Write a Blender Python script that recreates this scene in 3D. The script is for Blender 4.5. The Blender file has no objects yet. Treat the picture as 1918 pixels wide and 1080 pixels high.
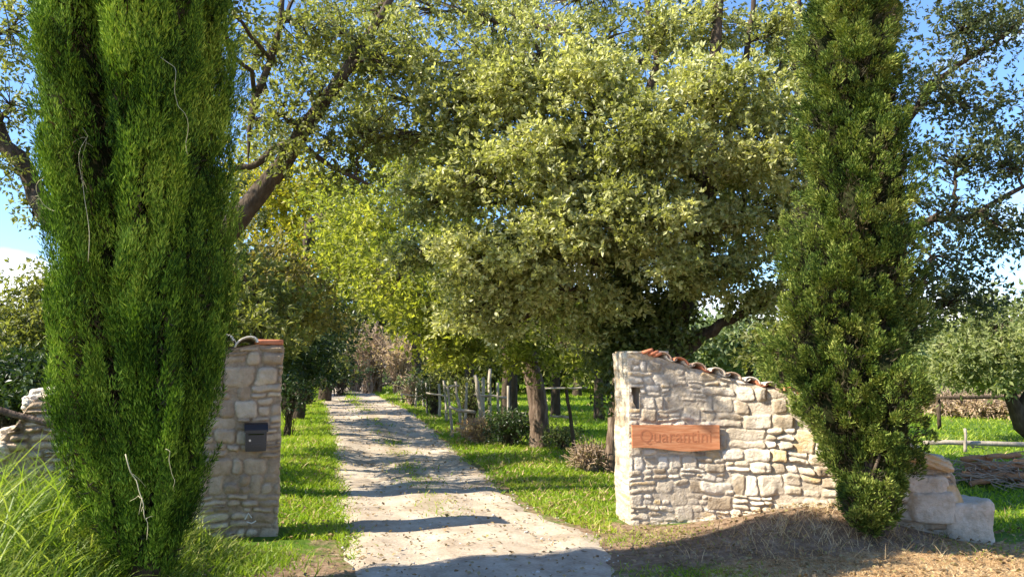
import bpy, math
import numpy as np
from mathutils import Vector
R = math.radians
col = bpy.context.scene.collection
F = 1505.0; PITCH = math.atan(145/F); CAM_Z = 1.6
cP, sP = math.cos(PITCH), math.sin(PITCH)

# ------------------------------------------------------------------ survey helpers
def ray(px, py):
    a = (px-959)/F; b = -(py-540)/F
    return np.array([a, cP-sP*b, sP+cP*b])
def W(px, py, Y):
    d = ray(px, py); return np.array([0, 0, CAM_Z]) + d*(Y/d[1])
def G(px, py, z=0.0):
    d = ray(px, py); return np.array([0, 0, CAM_Z]) + d*((z-CAM_Z)/d[2])
def ss(a, b, x):
    t = np.clip((x-a)/(b-a), 0, 1); return t*t*(3-2*t)
def wav(x, y, s, seed):
    r = np.random.default_rng(seed); o = 0
    for k in range(5):
        a = r.uniform(0, 6.28); f = s*r.uniform(.6, 1.8); p = r.uniform(0, 6.28)
        o = o + np.sin((x*math.cos(a)+y*math.sin(a))*f+p)
    return o/5
def nrm(v): return v/np.maximum(np.linalg.norm(v, axis=-1, keepdims=True), 1e-9)

def H(x, y):
    x = np.asarray(x, float); y = np.asarray(y, float)
    h = 0.022*wav(x, y, 1.7, 1)+0.008*wav(x, y, 5.0, 2)
    off = ss(1.3, 2.6, np.abs(x+0.3))*ss(40, 8, y)
    h = h*(.22+.78*off)
    h = h+0.30*ss(-2.1, -3.1, x)*ss(7.4, 6.6, y)+0.12*ss(-2.2, -3.4, x)*ss(7.2, 8.2, y)
    h = h+0.27*np.exp(-((x-2.85)/.85)**2-((y-7.75)/.75)**2)
    h = h+0.10*ss(1.6, 3.0, x)*ss(7.0, 5.5, y)
    h = h+0.8*ss(60, 160, y)
    return h

# ------------------------------------------------------------------ mesh helpers
def mesh(name, V, groups, mat=None, parent=None, smooth=False):
    """groups: list of (k, array(n,k)) faces"""
    me = bpy.data.meshes.new(name)
    V = np.asarray(V, np.float32)
    me.vertices.add(len(V)); me.vertices.foreach_set('co', V.ravel())
    loops = np.concatenate([np.asarray(g, np.int32).ravel() for g in groups])
    tot = np.concatenate([np.full(len(g), np.asarray(g).shape[1], np.int32) for g in groups])
    st = np.concatenate([[0], np.cumsum(tot)[:-1]]).astype(np.int32)
    me.loops.add(len(loops)); me.loops.foreach_set('vertex_index', loops)
    me.polygons.add(len(tot)); me.polygons.foreach_set('loop_start', st); me.polygons.foreach_set('loop_total', tot)
    me.polygons.foreach_set('use_smooth', np.full(len(tot), smooth))
    me.update(calc_edges=True)
    o = bpy.data.objects.new(name, me); col.objects.link(o)
    if mat: me.materials.append(mat)
    if parent: o.parent = parent; 
    return o
def local(o, root):
    o.matrix_parent_inverse = root.matrix_world.inverted(); return o
class MB:
    def __init__(s): s.V = []; s.q = []; s.t = []; s.n = 0
    def add(s, V, q=None, t=None):
        if q is not None and len(q): s.q.append(np.asarray(q)+s.n)
        if t is not None and len(t): s.t.append(np.asarray(t)+s.n)
        s.V.append(np.asarray(V, float)); s.n += len(V)
    def tube(s, P, r, k=6, cap=True, bump=0, seed=0):
        P = np.asarray(P, float); n = len(P); r = np.broadcast_to(np.asarray(r, float), (n,))
        T = nrm(np.gradient(P, axis=0))
        up = np.array([0, 0, 1.]) if abs(T[0, 2]) < .9 else np.array([1., 0, 0])
        A = nrm(np.cross(T, up)); B = np.cross(T, A)
        a = np.arange(k)*2*math.pi/k
        rr = r[:, None]*np.ones((1, k))
        if bump:
            g = np.random.default_rng(seed); rr = rr*(1+bump*g.uniform(-1, 1, (n, k)))
        V = P[:, None]+rr[..., None]*(np.cos(a)[None, :, None]*A[:, None]+np.sin(a)[None, :, None]*B[:, None])
        i = np.arange(n-1)[:, None]*k; j = np.arange(k)[None]; j2 = (j+1) % k
        q = np.stack([i+j, i+j2, i+k+j2, i+k+j], -1).reshape(-1, 4)
        V = V.reshape(-1, 3); t = None
        if cap:
            V = np.vstack([V, P[:1], P[-1:]]); jj = np.arange(k)
            t = np.vstack([np.stack([(jj+1) % k, jj, np.full(k, n*k)], 1), np.stack([(n-1)*k+jj, (n-1)*k+(jj+1) % k, np.full(k, n*k+1)], 1)])
        s.add(V, q, t)
    def box(s, c, h, M=None, bev=0):
        p = np.array([[x, y, z] for x in (-1, 1) for y in (-1, 1) for z in (-1, 1)], float)*h
        if M is not None: p = p@np.asarray(M).T
        s.add(p+c, [[0, 1, 3, 2], [4, 6, 7, 5], [0, 4, 5, 1], [2, 3, 7, 6], [0, 2, 6, 4], [1, 5, 7, 3]])
    def build(s, name, mat, parent=None, smooth=False):
        g = []
        if s.q: g.append(np.vstack(s.q))
        if s.t: g.append(np.vstack(s.t))
        return mesh(name, np.vstack(s.V), g, mat, parent, smooth)
def empty(name, loc, label=None, cat=None, group=None):
    o = bpy.data.objects.new(name, None); col.objects.link(o); o.location = loc
    o.empty_display_size = .2; tag(o, label, cat, group); return o
def tag(o, label=None, cat=None, group=None, kind=None):
    if label: o['label'] = label
    if cat: o['category'] = cat
    if group: o['group'] = group
    if kind: o['kind'] = kind
    return o
def bld(mb, name, mat, root, smooth=False):
    """mesh given in world coordinates, parented to the Empty at root.location"""
    loc = np.array(root.location)
    mb.V = [v-loc for v in mb.V]
    return mb.build(name, mat, root, smooth)

# ------------------------------------------------------------------ materials
def nodes(name):
    m = bpy.data.materials.new(name); m.use_nodes = True
    nt = m.node_tree; nt.nodes.clear()
    return m, nt, nt.nodes.new('ShaderNodeOutputMaterial')
def N(nt, t, **k):
    n = nt.nodes.new(t)
    for a, v in k.items():
        if a.startswith('i_'):
            n.inputs[a[2:].replace('_', ' ')].default_value = v
        else: setattr(n, a, v)
    return n
def ramp(nt, fac, stops):
    r = nt.nodes.new('ShaderNodeValToRGB'); e = r.color_ramp.elements
    while len(e) < len(stops): e.new(.5)
    for x, (p, c) in zip(e, stops): x.position = p; x.color = (*c, 1)
    nt.links.new(fac, r.inputs[0]); return r
def leafmat(name, cols, trans=.35, rough=.5, vary=.25, scale=1.2, spec=.4):
    m, nt, out = nodes(name); L = nt.links.new
    g = N(nt, 'ShaderNodeNewGeometry'); tc = N(nt, 'ShaderNodeNewGeometry')
    no = N(nt, 'ShaderNodeTexNoise'); no.inputs['Scale'].default_value = scale; no.inputs['Detail'].default_value = 2
    L(tc.outputs['Position'], no.inputs['Vector'])
    ma = N(nt, 'ShaderNodeMath', operation='MULTIPLY_ADD'); L(g.outputs['Random Per Island'], ma.inputs[0]); ma.inputs[1].default_value = .55
    mb = N(nt, 'ShaderNodeMath', operation='MULTIPLY_ADD'); L(no.outputs['Fac'], mb.inputs[0]); mb.inputs[1].default_value = 1.3; mb.inputs[2].default_value = -.42
    L(mb.outputs[0], ma.inputs[2])
    n = len(cols); r = ramp(nt, ma.outputs[0], [(i/(n-1), c) for i, c in enumerate(cols)])
    p = N(nt, 'ShaderNodeBsdfPrincipled'); L(r.outputs[0], p.inputs['Base Color']); p.inputs['Roughness'].default_value = rough
    p.inputs['Specular IOR Level'].default_value = spec
    t = N(nt, 'ShaderNodeBsdfTranslucent')
    mx = N(nt, 'ShaderNodeMix', data_type='RGBA', blend_type='MULTIPLY'); mx.inputs[0].default_value = 1
    L(r.outputs[0], mx.inputs[6]); mx.inputs[7].default_value = (1.6, 1.7, .7, 1)
    L(mx.outputs[2], t.inputs['Color'])
    ms = N(nt, 'ShaderNodeMixShader'); ms.inputs[0].default_value = trans
    L(p.outputs[0], ms.inputs[1]); L(t.outputs[0], ms.inputs[2]); L(ms.outputs[0], out.inputs[0])
    return m
def solid(name, cols, scale=8, rough=.85, bump=.3, bscale=30, island=False, detail=6, spec=.3, stretch=(1, 1, 1), bdist=.01, metallic=0):
    m, nt, out = nodes(name); L = nt.links.new
    g = N(nt, 'ShaderNodeNewGeometry'); mp = N(nt, 'ShaderNodeMapping'); mp.inputs['Scale'].default_value = stretch
    L(g.outputs['Position'], mp.inputs[0])
    no = N(nt, 'ShaderNodeTexNoise'); no.inputs['Scale'].default_value = scale; no.inputs['Detail'].default_value = detail
    no.inputs['Roughness'].default_value = .62
    L(mp.outputs[0], no.inputs['Vector'])
    mb = N(nt, 'ShaderNodeMath', operation='MULTIPLY_ADD'); L(no.outputs['Fac'], mb.inputs[0]); mb.inputs[1].default_value = 1.6; mb.inputs[2].default_value = -.3
    fac = mb.outputs[0]
    if island:
        ma = N(nt, 'ShaderNodeMath', operation='MULTIPLY_ADD'); L(g.outputs['Random Per Island'], ma.inputs[0]); ma.inputs[1].default_value = .7
        m2 = N(nt, 'ShaderNodeMath', operation='MULTIPLY'); L(fac, m2.inputs[0]); m2.inputs[1].default_value = .45
        L(m2.outputs[0], ma.inputs[2]); fac = ma.outputs[0]
    n = len(cols); r = ramp(nt, fac, [(i/(n-1), c) for i, c in enumerate(cols)])
    p = N(nt, 'ShaderNodeBsdfPrincipled'); L(r.outputs[0], p.inputs['Base Color']); p.inputs['Roughness'].default_value = rough
    p.inputs['Specular IOR Level'].default_value = spec; p.inputs['Metallic'].default_value = metallic
    if bump:
        n2 = N(nt, 'ShaderNodeTexNoise'); n2.inputs['Scale'].default_value = bscale; n2.inputs['Detail'].default_value = 8
        L(mp.outputs[0], n2.inputs['Vector'])
        b = N(nt, 'ShaderNodeBump'); b.inputs['Strength'].default_value = bump; b.inputs['Distance'].default_value = bdist
        L(n2.outputs['Fac'], b.inputs['Height']); L(b.outputs[0], p.inputs['Normal'])
    L(p.outputs[0], out.inputs[0]); return m

M = {}
M['oak'] = leafmat('oak_leaf', [(.09, .10, .028), (.21, .22, .07), (.42, .415, .17), (.70, .66, .38)], .38, .42, spec=.5)
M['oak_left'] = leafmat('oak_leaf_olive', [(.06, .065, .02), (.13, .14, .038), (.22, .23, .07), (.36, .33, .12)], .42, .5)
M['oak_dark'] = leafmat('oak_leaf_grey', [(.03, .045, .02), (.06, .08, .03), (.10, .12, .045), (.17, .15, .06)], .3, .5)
M['lime'] = leafmat('maple_leaf', [(.08, .10, .02), (.18, .20, .035), (.31, .32, .06), (.46, .42, .10)], .5, .5)
M['gold'] = leafmat('autumn_leaf', [(.12, .13, .02), (.26, .25, .03), (.40, .35, .045), (.46, .36, .06)], .5, .5)
M['wood'] = leafmat('woodland_leaf', [(.035, .042, .012), (.075, .09, .022), (.14, .15, .04), (.24, .22, .07)], .3, .5)
M['brownish'] = leafmat('turning_leaf', [(.07, .06, .02), (.16, .14, .04), (.27, .22, .07), (.38, .30, .12)], .4, .5)
M['pale_olive'] = leafmat('pale_olive_leaf', [(.08, .10, .03), (.16, .19, .065), (.26, .29, .11), (.36, .37, .17)], .4, .5)
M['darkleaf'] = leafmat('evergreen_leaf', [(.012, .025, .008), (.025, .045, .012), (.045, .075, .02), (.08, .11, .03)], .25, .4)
M['ivy'] = leafmat('ivy_leaf', [(.03, .045, .012), (.07, .095, .024), (.13, .155, .04), (.22, .22, .07)], .25, .35)
M['silver'] = leafmat('olive_leaf', [(.10, .14, .06), (.17, .22, .10), (.25, .30, .15), (.33, .36, .16)], .3, .5)
M['bank'] = leafmat('brown_brush', [(.24, .165, .10), (.40, .29, .19), (.55, .41, .28), (.64, .50, .36)], .3, .8)
M['cyp'] = leafmat('cypress_spray', [(.012, .032, .005), (.038, .088, .008), (.19, .30, .028), (.50, .60, .09)], .06, .6, scale=2.2, spec=.12)
M['cyp2'] = leafmat('cypress_pale_spray', [(.018, .038, .008), (.055, .095, .015), (.18, .23, .04), (.46, .47, .13)], .10, .6, scale=3.5, spec=.15)
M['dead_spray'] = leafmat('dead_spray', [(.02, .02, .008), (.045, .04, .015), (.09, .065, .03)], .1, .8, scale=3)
M['core'] = solid('shade_core', [(.012, .016, .006), (.03, .035, .012)], 14, 1, .8, 20, spec=0)  # near-black of the cypress core, standing in for shade inside the crown
M['bark'] = solid('bark', [(.03, .022, .015), (.075, .055, .038), (.14, .11, .08)], 14, .95, 1, 26, stretch=(1, 1, .35), bdist=.03, spec=.1)
M['barkred'] = solid('reddish_bark', [(.045, .028, .02), (.13, .09, .065), (.30, .23, .17)], 14, .95, 1, 26, stretch=(1, 1, .3), bdist=.03, spec=.1)
M['grass'] = leafmat('grass_blade', [(.075, .145, .008), (.16, .255, .014), (.29, .37, .03), (.46, .44, .12)], .4, .5, scale=.7, spec=.25)
M['tallgrass'] = leafmat('tall_grass_blade', [(.065, .11, .014), (.14, .21, .028), (.26, .32, .055), (.46, .44, .17)], .4, .5, scale=.9, spec=.3)
M['straw'] = leafmat('straw', [(.24, .13, .06), (.42, .27, .13), (.58, .41, .22), (.70, .55, .34)], .2, .7, scale=2)
M['stone'] = solid('wall_stone', [(.26, .215, .16), (.40, .345, .27), (.52, .46, .37), (.62, .57, .48), (.50, .38, .22)], 9, .9, .6, 40, island=True, bdist=.012, spec=.2)
M['stone_l'] = solid('wall_stone_warm', [(.30, .235, .175), (.40, .33, .26), (.48, .41, .33), (.55, .49, .40)], 9, .9, .6, 40, island=True, bdist=.012, spec=.2)
M['mortar'] = solid('lime_mortar', [(.34, .28, .21), (.48, .42, .34)], 18, .95, .8, 60, bdist=.01, spec=.1)
M['tile'] = solid('terracotta', [(.42, .14, .07), (.55, .24, .13), (.62, .42, .30), (.62, .55, .45)], 10, .85, .4, 60, island=True, spec=.2, bdist=.004)
M['sunlit_tile'] = solid('sunlit_terracotta', [(.55, .48, .38), (.66, .60, .52)], 10, .85, .4, 60, spec=.2, bdist=.004)  # pale tone: sun on the left cap tiles put into the colour
M['sign'] = solid('stained_wood', [(.34, .115, .05), (.54, .21, .09), (.72, .37, .19)], 7, .7, .8, 30, stretch=(.6, .6, 6), spec=.3, bdist=.003)
M['carve'] = solid('carved_groove', [(.36, .125, .055), (.50, .19, .085)], 12, .8, .2, 30)
M['black'] = solid('black_paint', [(.010, .011, .013), (.018, .019, .022)], 6, .35, .05, 80, spec=.5)
M['steel'] = solid('dull_steel', [(.4, .4, .4), (.5, .5, .5)], 20, .35, 0, metallic=1)
M['post'] = solid('weathered_wood', [(.20, .16, .12), (.36, .31, .24), (.48, .43, .35)], 12, .9, .6, 50, stretch=(1, 1, .2), spec=.1)
M['log'] = solid('cut_log', [(.13, .06, .035), (.30, .15, .08), (.50, .27, .12)], 9, .9, .6, 40, island=True, spec=.1)
M['dry'] = solid('dry_stem', [(.34, .30, .17), (.48, .43, .27)], 20, .8, 0, spec=.2)
M['twig'] = solid('bare_twig', [(.24, .17, .115), (.44, .33, .24)], 20, .9, 0, spec=.1)
M['whitewash'] = solid('white_mark', [(.6, .56, .48), (.7, .66, .6)], 20, .9, 0)
M['wire'] = solid('rusty_wire', [(.15, .10, .07), (.25, .2, .16)], 20, .7, 0)
M['deadleaf'] = leafmat('dead_leaf', [(.09, .055, .025), (.19, .125, .06), (.32, .23, .12), (.26, .24, .08)], .15, .8, scale=3)
M['pebble'] = solid('pebble', [(.35, .31, .26), (.5, .46, .4), (.62, .58, .52)], 20, .9, .2, 80, island=True)

def wall_mat(name, cols, mort, rough=.9):
    m, nt, out = nodes(name); L = nt.links.new
    g = N(nt, 'ShaderNodeNewGeometry'); at = N(nt, 'ShaderNodeAttribute', attribute_name='cell'); sep = N(nt, 'ShaderNodeSeparateColor'); L(at.outputs['Color'], sep.inputs[0])
    def noise(sc_, d=8):
        n = N(nt, 'ShaderNodeTexNoise'); n.inputs['Scale'].default_value = sc_; n.inputs['Detail'].default_value = d; n.inputs['Roughness'].default_value = .65
        L(g.outputs['Position'], n.inputs['Vector']); return n.outputs['Fac']
    a = N(nt, 'ShaderNodeMath', operation='MULTIPLY_ADD'); L(noise(14), a.inputs[0]); a.inputs[1].default_value = .7; L(sep.outputs[0], a.inputs[2])
    b = N(nt, 'ShaderNodeMath', operation='SUBTRACT'); L(a.outputs[0], b.inputs[0]); b.inputs[1].default_value = .35
    n = len(cols); r = ramp(nt, b.outputs[0], [(i/(n-1), c) for i, c in enumerate(cols)])
    rm = ramp(nt, noise(22), [(.3, mort[0]), (.7, mort[1])])
    x = N(nt, 'ShaderNodeMix', data_type='RGBA'); L(sep.outputs[1], x.inputs[0]); L(rm.outputs[0], x.inputs[6]); L(r.outputs[0], x.inputs[7])
    st = ramp(nt, noise(3.5), [(.35, (.80, .76, .70)), (.6, (1.05, 1.03, 1.0))])
    y = N(nt, 'ShaderNodeMix', data_type='RGBA', blend_type='MULTIPLY'); y.inputs[0].default_value = 1; L(x.outputs[2], y.inputs[6]); L(st.outputs[0], y.inputs[7])
    p = N(nt, 'ShaderNodeBsdfPrincipled'); L(y.outputs[2], p.inputs['Base Color']); p.inputs['Roughness'].default_value = rough; p.inputs['Specular IOR Level'].default_value = .15
    bp = N(nt, 'ShaderNodeBump'); bp.inputs['Strength'].default_value = 1; bp.inputs['Distance'].default_value = .02; L(noise(38, 10), bp.inputs['Height']); L(bp.outputs[0], p.inputs['Normal'])
    L(p.outputs[0], out.inputs[0]); return m
M['wall_r'] = wall_mat('rubble_masonry', [(.34, .265, .185), (.50, .42, .315), (.64, .56, .45), (.74, .67, .57), (.60, .44, .24)], [(.42, .35, .26), (.60, .52, .42)])
M['wall_l'] = wall_mat('tan_masonry', [(.37, .275, .185), (.48, .37, .26), (.56, .45, .33), (.63, .53, .405)], [(.27, .20, .135), (.46, .365, .265)])
def ground_mat():
    m, nt, out = nodes('ground_soil'); L = nt.links.new
    g = N(nt, 'ShaderNodeNewGeometry'); at = N(nt, 'ShaderNodeAttribute', attribute_name='cover')
    sep = N(nt, 'ShaderNodeSeparateColor'); L(at.outputs['Color'], sep.inputs[0])
    def noise(s, d=6):
        n = N(nt, 'ShaderNodeTexNoise'); n.inputs['Scale'].default_value = s; n.inputs['Detail'].default_value = d; n.inputs['Roughness'].default_value = .65
        L(g.outputs['Position'], n.inputs['Vector']); return n.outputs['Fac']
    grass = ramp(nt, noise(2.2), [(.3, (.04, .08, .01)), (.5, (.085, .15, .016)), (.72, (.18, .20, .05))])
    straw = ramp(nt, noise(11), [(.3, (.20, .105, .05)), (.5, (.38, .23, .11)), (.7, (.55, .39, .22))])
    soil = ramp(nt, noise(9), [(.3, (.12, .075, .045)), (.5, (.24, .16, .10)), (.72, (.38, .28, .19))])
    def mix(f, a, b):
        x = N(nt, 'ShaderNodeMix', data_type='RGBA'); L(f, x.inputs[0]); L(a, x.inputs[6]); L(b, x.inputs[7]); return x.outputs[2]
    def edge(f):
        a = N(nt, 'ShaderNodeMath', operation='ADD'); L(f, a.inputs[0]); L(noise(7, 8), a.inputs[1])
        b = N(nt, 'ShaderNodeMapRange'); b.inputs[1].default_value = .85; b.inputs[2].default_value = 1.1; L(a.outputs[0], b.inputs[0]); return b.outputs[0]
    c = mix(edge(sep.outputs[0]), grass.outputs[0], straw.outputs[0])
    c = mix(edge(sep.outputs[1]), c, soil.outputs[0])
    p = N(nt, 'ShaderNodeBsdfPrincipled'); L(c, p.inputs['Base Color']); p.inputs['Roughness'].default_value = .95; p.inputs['Specular IOR Level'].default_value = .1
    b = N(nt, 'ShaderNodeBump'); b.inputs['Strength'].default_value = .9; b.inputs['Distance'].default_value = .03
    L(noise(22, 10), b.inputs['Height']); L(b.outputs[0], p.inputs['Normal']); L(p.outputs[0], out.inputs[0]); return m
def road_mat():
    m, nt, out = nodes('road_dirt'); L = nt.links.new
    g = N(nt, 'ShaderNodeNewGeometry')
    def noise(s, d=6, st=(1, 1, 1)):
        mp = N(nt, 'ShaderNodeMapping'); mp.inputs['Scale'].default_value = st; L(g.outputs['Position'], mp.inputs[0])
        n = N(nt, 'ShaderNodeTexNoise'); n.inputs['Scale'].default_value = s; n.inputs['Detail'].default_value = d; n.inputs['Roughness'].default_value = .7
        L(mp.outputs[0], n.inputs['Vector']); return n.outputs['Fac']
    a = ramp(nt, noise(1.6, 9), [(.28, (.26, .195, .135)), (.5, (.45, .37, .28)), (.72, (.60, .52, .41))])
    at = N(nt, 'ShaderNodeAttribute', attribute_name='cover'); sep = N(nt, 'ShaderNodeSeparateColor'); L(at.outputs['Color'], sep.inputs[0])
    mo = N(nt, 'ShaderNodeMath', operation='ADD'); L(sep.outputs[0], mo.inputs[0]); L(noise(5, 8), mo.inputs[1])
    mr = N(nt, 'ShaderNodeMapRange'); mr.inputs[1].default_value = .9; mr.inputs[2].default_value = 1.25; mr.inputs[4].default_value = .6; L(mo.outputs[0], mr.inputs[0])
    x = N(nt, 'ShaderNodeMix', data_type='RGBA'); L(mr.outputs[0], x.inputs[0]); L(a.outputs[0], x.inputs[6]); x.inputs[7].default_value = (.22, .17, .085, 1)
    v = N(nt, 'ShaderNodeTexVoronoi'); v.inputs['Scale'].default_value = 34; L(g.outputs['Position'], v.inputs['Vector'])
    vr = ramp(nt, v.outputs['Distance'], [(0, (1.12, 1.1, 1.06)), (.35, (1, 1, 1)), (.75, (.86, .84, .82))])
    y = N(nt, 'ShaderNodeMix', data_type='RGBA', blend_type='MULTIPLY'); y.inputs[0].default_value = .7; L(x.outputs[2], y.inputs[6]); L(vr.outputs[0], y.inputs[7])
    p = N(nt, 'ShaderNodeBsdfPrincipled'); L(y.outputs[2], p.inputs['Base Color']); p.inputs['Roughness'].default_value = .95; p.inputs['Specular IOR Level'].default_value = .1
    b = N(nt, 'ShaderNodeBump'); b.inputs['Strength'].default_value = .7; b.inputs['Distance'].default_value = .02; L(noise(16, 12), b.inputs['Height']); L(b.outputs[0], p.inputs['Normal'])
    L(p.outputs[0], out.inputs[0]); return m
M['ground'] = ground_mat(); M['road'] = road_mat()

def setcover(o, R_, G_):
    ca = o.data.color_attributes.new('cover', 'FLOAT_COLOR', 'POINT')
    a = np.zeros((len(R_), 4), np.float32); a[:, 0] = R_; a[:, 1] = G_; a[:, 3] = 1
    ca.data.foreach_set('color', a.ravel())

# ------------------------------------------------------------------ road edges (x as function of y)
rows = [(1300, 560, 1420), (1150, 630, 1270), (1080, 645, 1190), (1045, 637, 1160), (1000, 628, 1125), (960, 622, 1010), (900, 615, 935), (850, 612, 872), (810, 605, 825), (780, 598, 782), (750, 592, 722), (735, 590, 700)]
EY, EL, ER = [], [], []
for py, a, b in rows:
    p = G(a, py); q = G(b, py); EY.append(p[1]); EL.append(p[0]); ER.append(q[0])
EY = [-14]+EY+[60]; EL = [-2.0]+EL+[EL[-1]-2.2]; ER = [2.4]+ER+[ER[-1]-.4]
def rl(y): return np.interp(y, EY, EL)
def rr(y): return np.interp(y, EY, ER)
def cover(x, y):
    straw = ss(-.2, .5, (x-1.25)-.55*(y-6.2))*ss(7.75, 7.2, y)
    straw = np.maximum(straw, .55*ss(1.0, .3, np.abs((x-rr(y)-.3)))*ss(15, 17, y)*ss(23, 20, y))
    soil = ss(.55, .1, np.abs(x-np.where(x < (rl(y)+rr(y))/2, rl(y), rr(y))))*.5*ss(60, 30, y)
    soil = np.maximum(soil, .8*ss(1.5, .6, np.hypot(x-1.0, y-7.4)))
    soil = np.maximum(soil, .65*ss(1.6, .8, np.hypot((x+2.2)*1., (y-6.3)*1.3)))
    soil = np.maximum(soil, 1.0*ss(1.5, .8, np.hypot((x-2.4)*.75, (y-7.55)*1.5)))
    soil = np.maximum(soil, .55*ss(.9, .2, np.hypot(x-.47, y-16.3)))
    return straw, soil

# ------------------------------------------------------------------ ground sheet
gx = np.concatenate([-np.geomspace(400, 9, 40), np.linspace(-8.8, 8.8, 150), np.geomspace(9, 400, 40)])
gy = np.concatenate([np.linspace(-60, -4, 15), np.linspace(-3.5, 3.5, 20), np.linspace(3.6, 12, 130), np.geomspace(12.1, 500, 110)])
X, Y = np.meshgrid(gx, gy); nx, ny = len(gx), len(gy)
inr = ss(.22, .5, np.minimum(X-rl(Y), rr(Y)-X))*ss(61, 59, Y)
V = np.stack([X, Y, H(X, Y)-.12*inr], -1).reshape(-1, 3)
i, j = np.meshgrid(np.arange(nx-1), np.arange(ny-1)); b = (j*nx+i).ravel()
g = mesh('ground', V, [np.stack([b, b+1, b+nx+1, b+nx], 1)], M['ground'], smooth=True)
c = cover(V[:, 0], V[:, 1]); setcover(g, *c); tag(g, 'grass and soil ground around the gateway', kind='structure')

# road sheet: 90 columns-wide strip following the terrain
ys = np.concatenate([np.linspace(-14, 3.5, 20), np.linspace(3.6, 14, 220), np.geomspace(14.1, 60, 110)])
nc = 26; s = np.linspace(0, 1, nc)
jl = .11*wav(ys, ys*0, 3.4, 11)+.06*wav(ys, ys*0, 13, 12); jr = .13*wav(ys, ys*0, 3, 13)+.07*wav(ys, ys*0, 12, 14)
l = rl(ys)+jl; r_ = rr(ys)+jr
X = l[:, None]+(r_-l)[:, None]*s[None]; Y = np.repeat(ys[:, None], nc, 1)
rut = -.022*(np.exp(-((s-.28)/.09)**2)+np.exp(-((s-.75)/.09)**2))
rough = .009*wav(X, Y, 7, 21)+.008*wav(X, Y, 19, 22)
ed_ = ss(0, .11, s)*ss(1, .89, s); Z = H(X, Y)-.012+(.042+rut[None]+rough)*ed_[None]
V = np.stack([X, Y, Z], -1).reshape(-1, 3)
i, j = np.meshgrid(np.arange(nc-1), np.arange(len(ys)-1)); b = (j*nc+i).ravel()
rd = mesh('road', V, [np.stack([b, b+1, b+nc+1, b+nc], 1)], M['road'], smooth=True)
mid = np.exp(-((s-.52)/.13)**2)*.62+np.exp(-(s/.06)**2)*.5+np.exp(-((1-s)/.07)**2)*.5
setcover(rd, (mid[None]*(.3+.7*ss(7.5, 9.5, ys))[:, None]).ravel(), np.zeros(len(V)))
tag(rd, 'pale dirt track running through the gateway', kind='structure')
# far bend of the track
P = np.array([[-12.5, 59], [-11.5, 66], [-7, 73], [1, 77], [14, 79]]); t = np.linspace(0, 4, 40)
cx = np.interp(t, range(5), P[:, 0]); cy = np.interp(t, range(5), P[:, 1])
V = np.concatenate([np.stack([cx-1.6, cy+1.8, H(cx, cy)+.05], 1), np.stack([cx+1.6, cy-1.8, H(cx, cy)+.05], 1)])
k = np.arange(39); rb = mesh('path', V, [np.stack([k, k+40, k+41, k+1], 1)], M['road'], smooth=True)
setcover(rb, np.zeros(80), np.zeros(80)); tag(rb, 'far bend of the dirt track', kind='structure')

# ------------------------------------------------------------------ blades (grass)
def blades(name, xy, h, w, mat, lean=.35, droop=.5, seed=0, z=None, label=None, seg=3):
    g = np.random.default_rng(seed); n = len(xy)
    a = g.uniform(0, 6.283, n); A = np.stack([np.cos(a), np.sin(a), 0*a], 1)
    th = g.uniform(0, 6.283, n); S = np.stack([np.cos(th), np.sin(th), 0*th], 1)
    h = h*g.uniform(.55, 1.25, n); w = w*g.uniform(.7, 1.3, n)
    ln = lean*g.uniform(.2, 1.6, n); dr = droop*g.uniform(.2, 1.5, n)
    B = np.stack([xy[:, 0], xy[:, 1], (H(xy[:, 0], xy[:, 1]) if z is None else z)-.01], 1)
    lv = []
    for k in range(seg+1):
        t = k/seg
        c = B+A*(h*(ln*t+dr*t*t))[:, None]; c[:, 2] += h*(t-.45*dr*t*t*t)
        ww = w*(1-t**1.6)*.5
        if k < seg: lv += [c-S*ww[:, None], c+S*ww[:, None]]
        else: lv += [c]
    V = np.stack(lv, 1).reshape(-1, 3); m = 2*seg+1
    b = np.arange(n)*m; q = [np.stack([b+2*k, b+2*k+1, b+2*k+3, b+2*k+2], 1) for k in range(seg-1)]
    tr = np.stack([b+2*seg-2, b+2*seg-1, b+2*seg], 1)
    gr = ([np.vstack(q)] if q else [])+[tr]
    o = mesh(name, V, gr, mat); tag(o, label, kind='stuff'); return o
rg = np.random.default_rng(7)
def logy(n, a, b): return np.exp(rg.uniform(math.log(a), math.log(b), n))
def clumpy(xy, s, seed, thr=-.1):
    return xy[(wav(xy[:, 0], xy[:, 1], s, seed)+rg.normal(0, .2, len(xy))) > thr]
# tall foreground grass, left
n = 17000; xy = np.stack([rg.uniform(-6.5, -1.95, n), rg.uniform(4.0, 7.0, n)], 1)
keep = (np.hypot(xy[:, 0]+2.6, xy[:, 1]-5.6) > .2)
xy = clumpy(xy[keep], 4, 31, -.25)
k = ss(-1.9, -3.3, xy[:, 0])
blades('tall_grass', xy, .10+.27*k, .015, M['tallgrass'], .35, .75, 1, label='tall yellow green grass in front of the left cypress', seg=4)
n = 1300; xy = np.stack([rg.uniform(-5.2, -3.0, n), rg.uniform(5.0, 6.7, n)], 1)
blades('reed_grass', xy, .75, .016, M['tallgrass'], .35, .6, 2, label='long arching grass blades by the left wall remnant', seg=5)
# short verge grass near left, bottom
n = 9000; y = logy(n, 4.6, 7.4); xy = np.stack([rg.uniform(-3.0, -1.35, n), y], 1)
xy = xy[xy[:, 0] < rl(xy[:, 1])+rg.normal(-.05, .12, len(xy))]; xy = clumpy(xy, 5, 33, -.05)
blades('verge_grass', xy, .10, .009, M['grass'], .4, .5, 3, label='short grass tufts at the left edge of the track in front of the gate')
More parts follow.
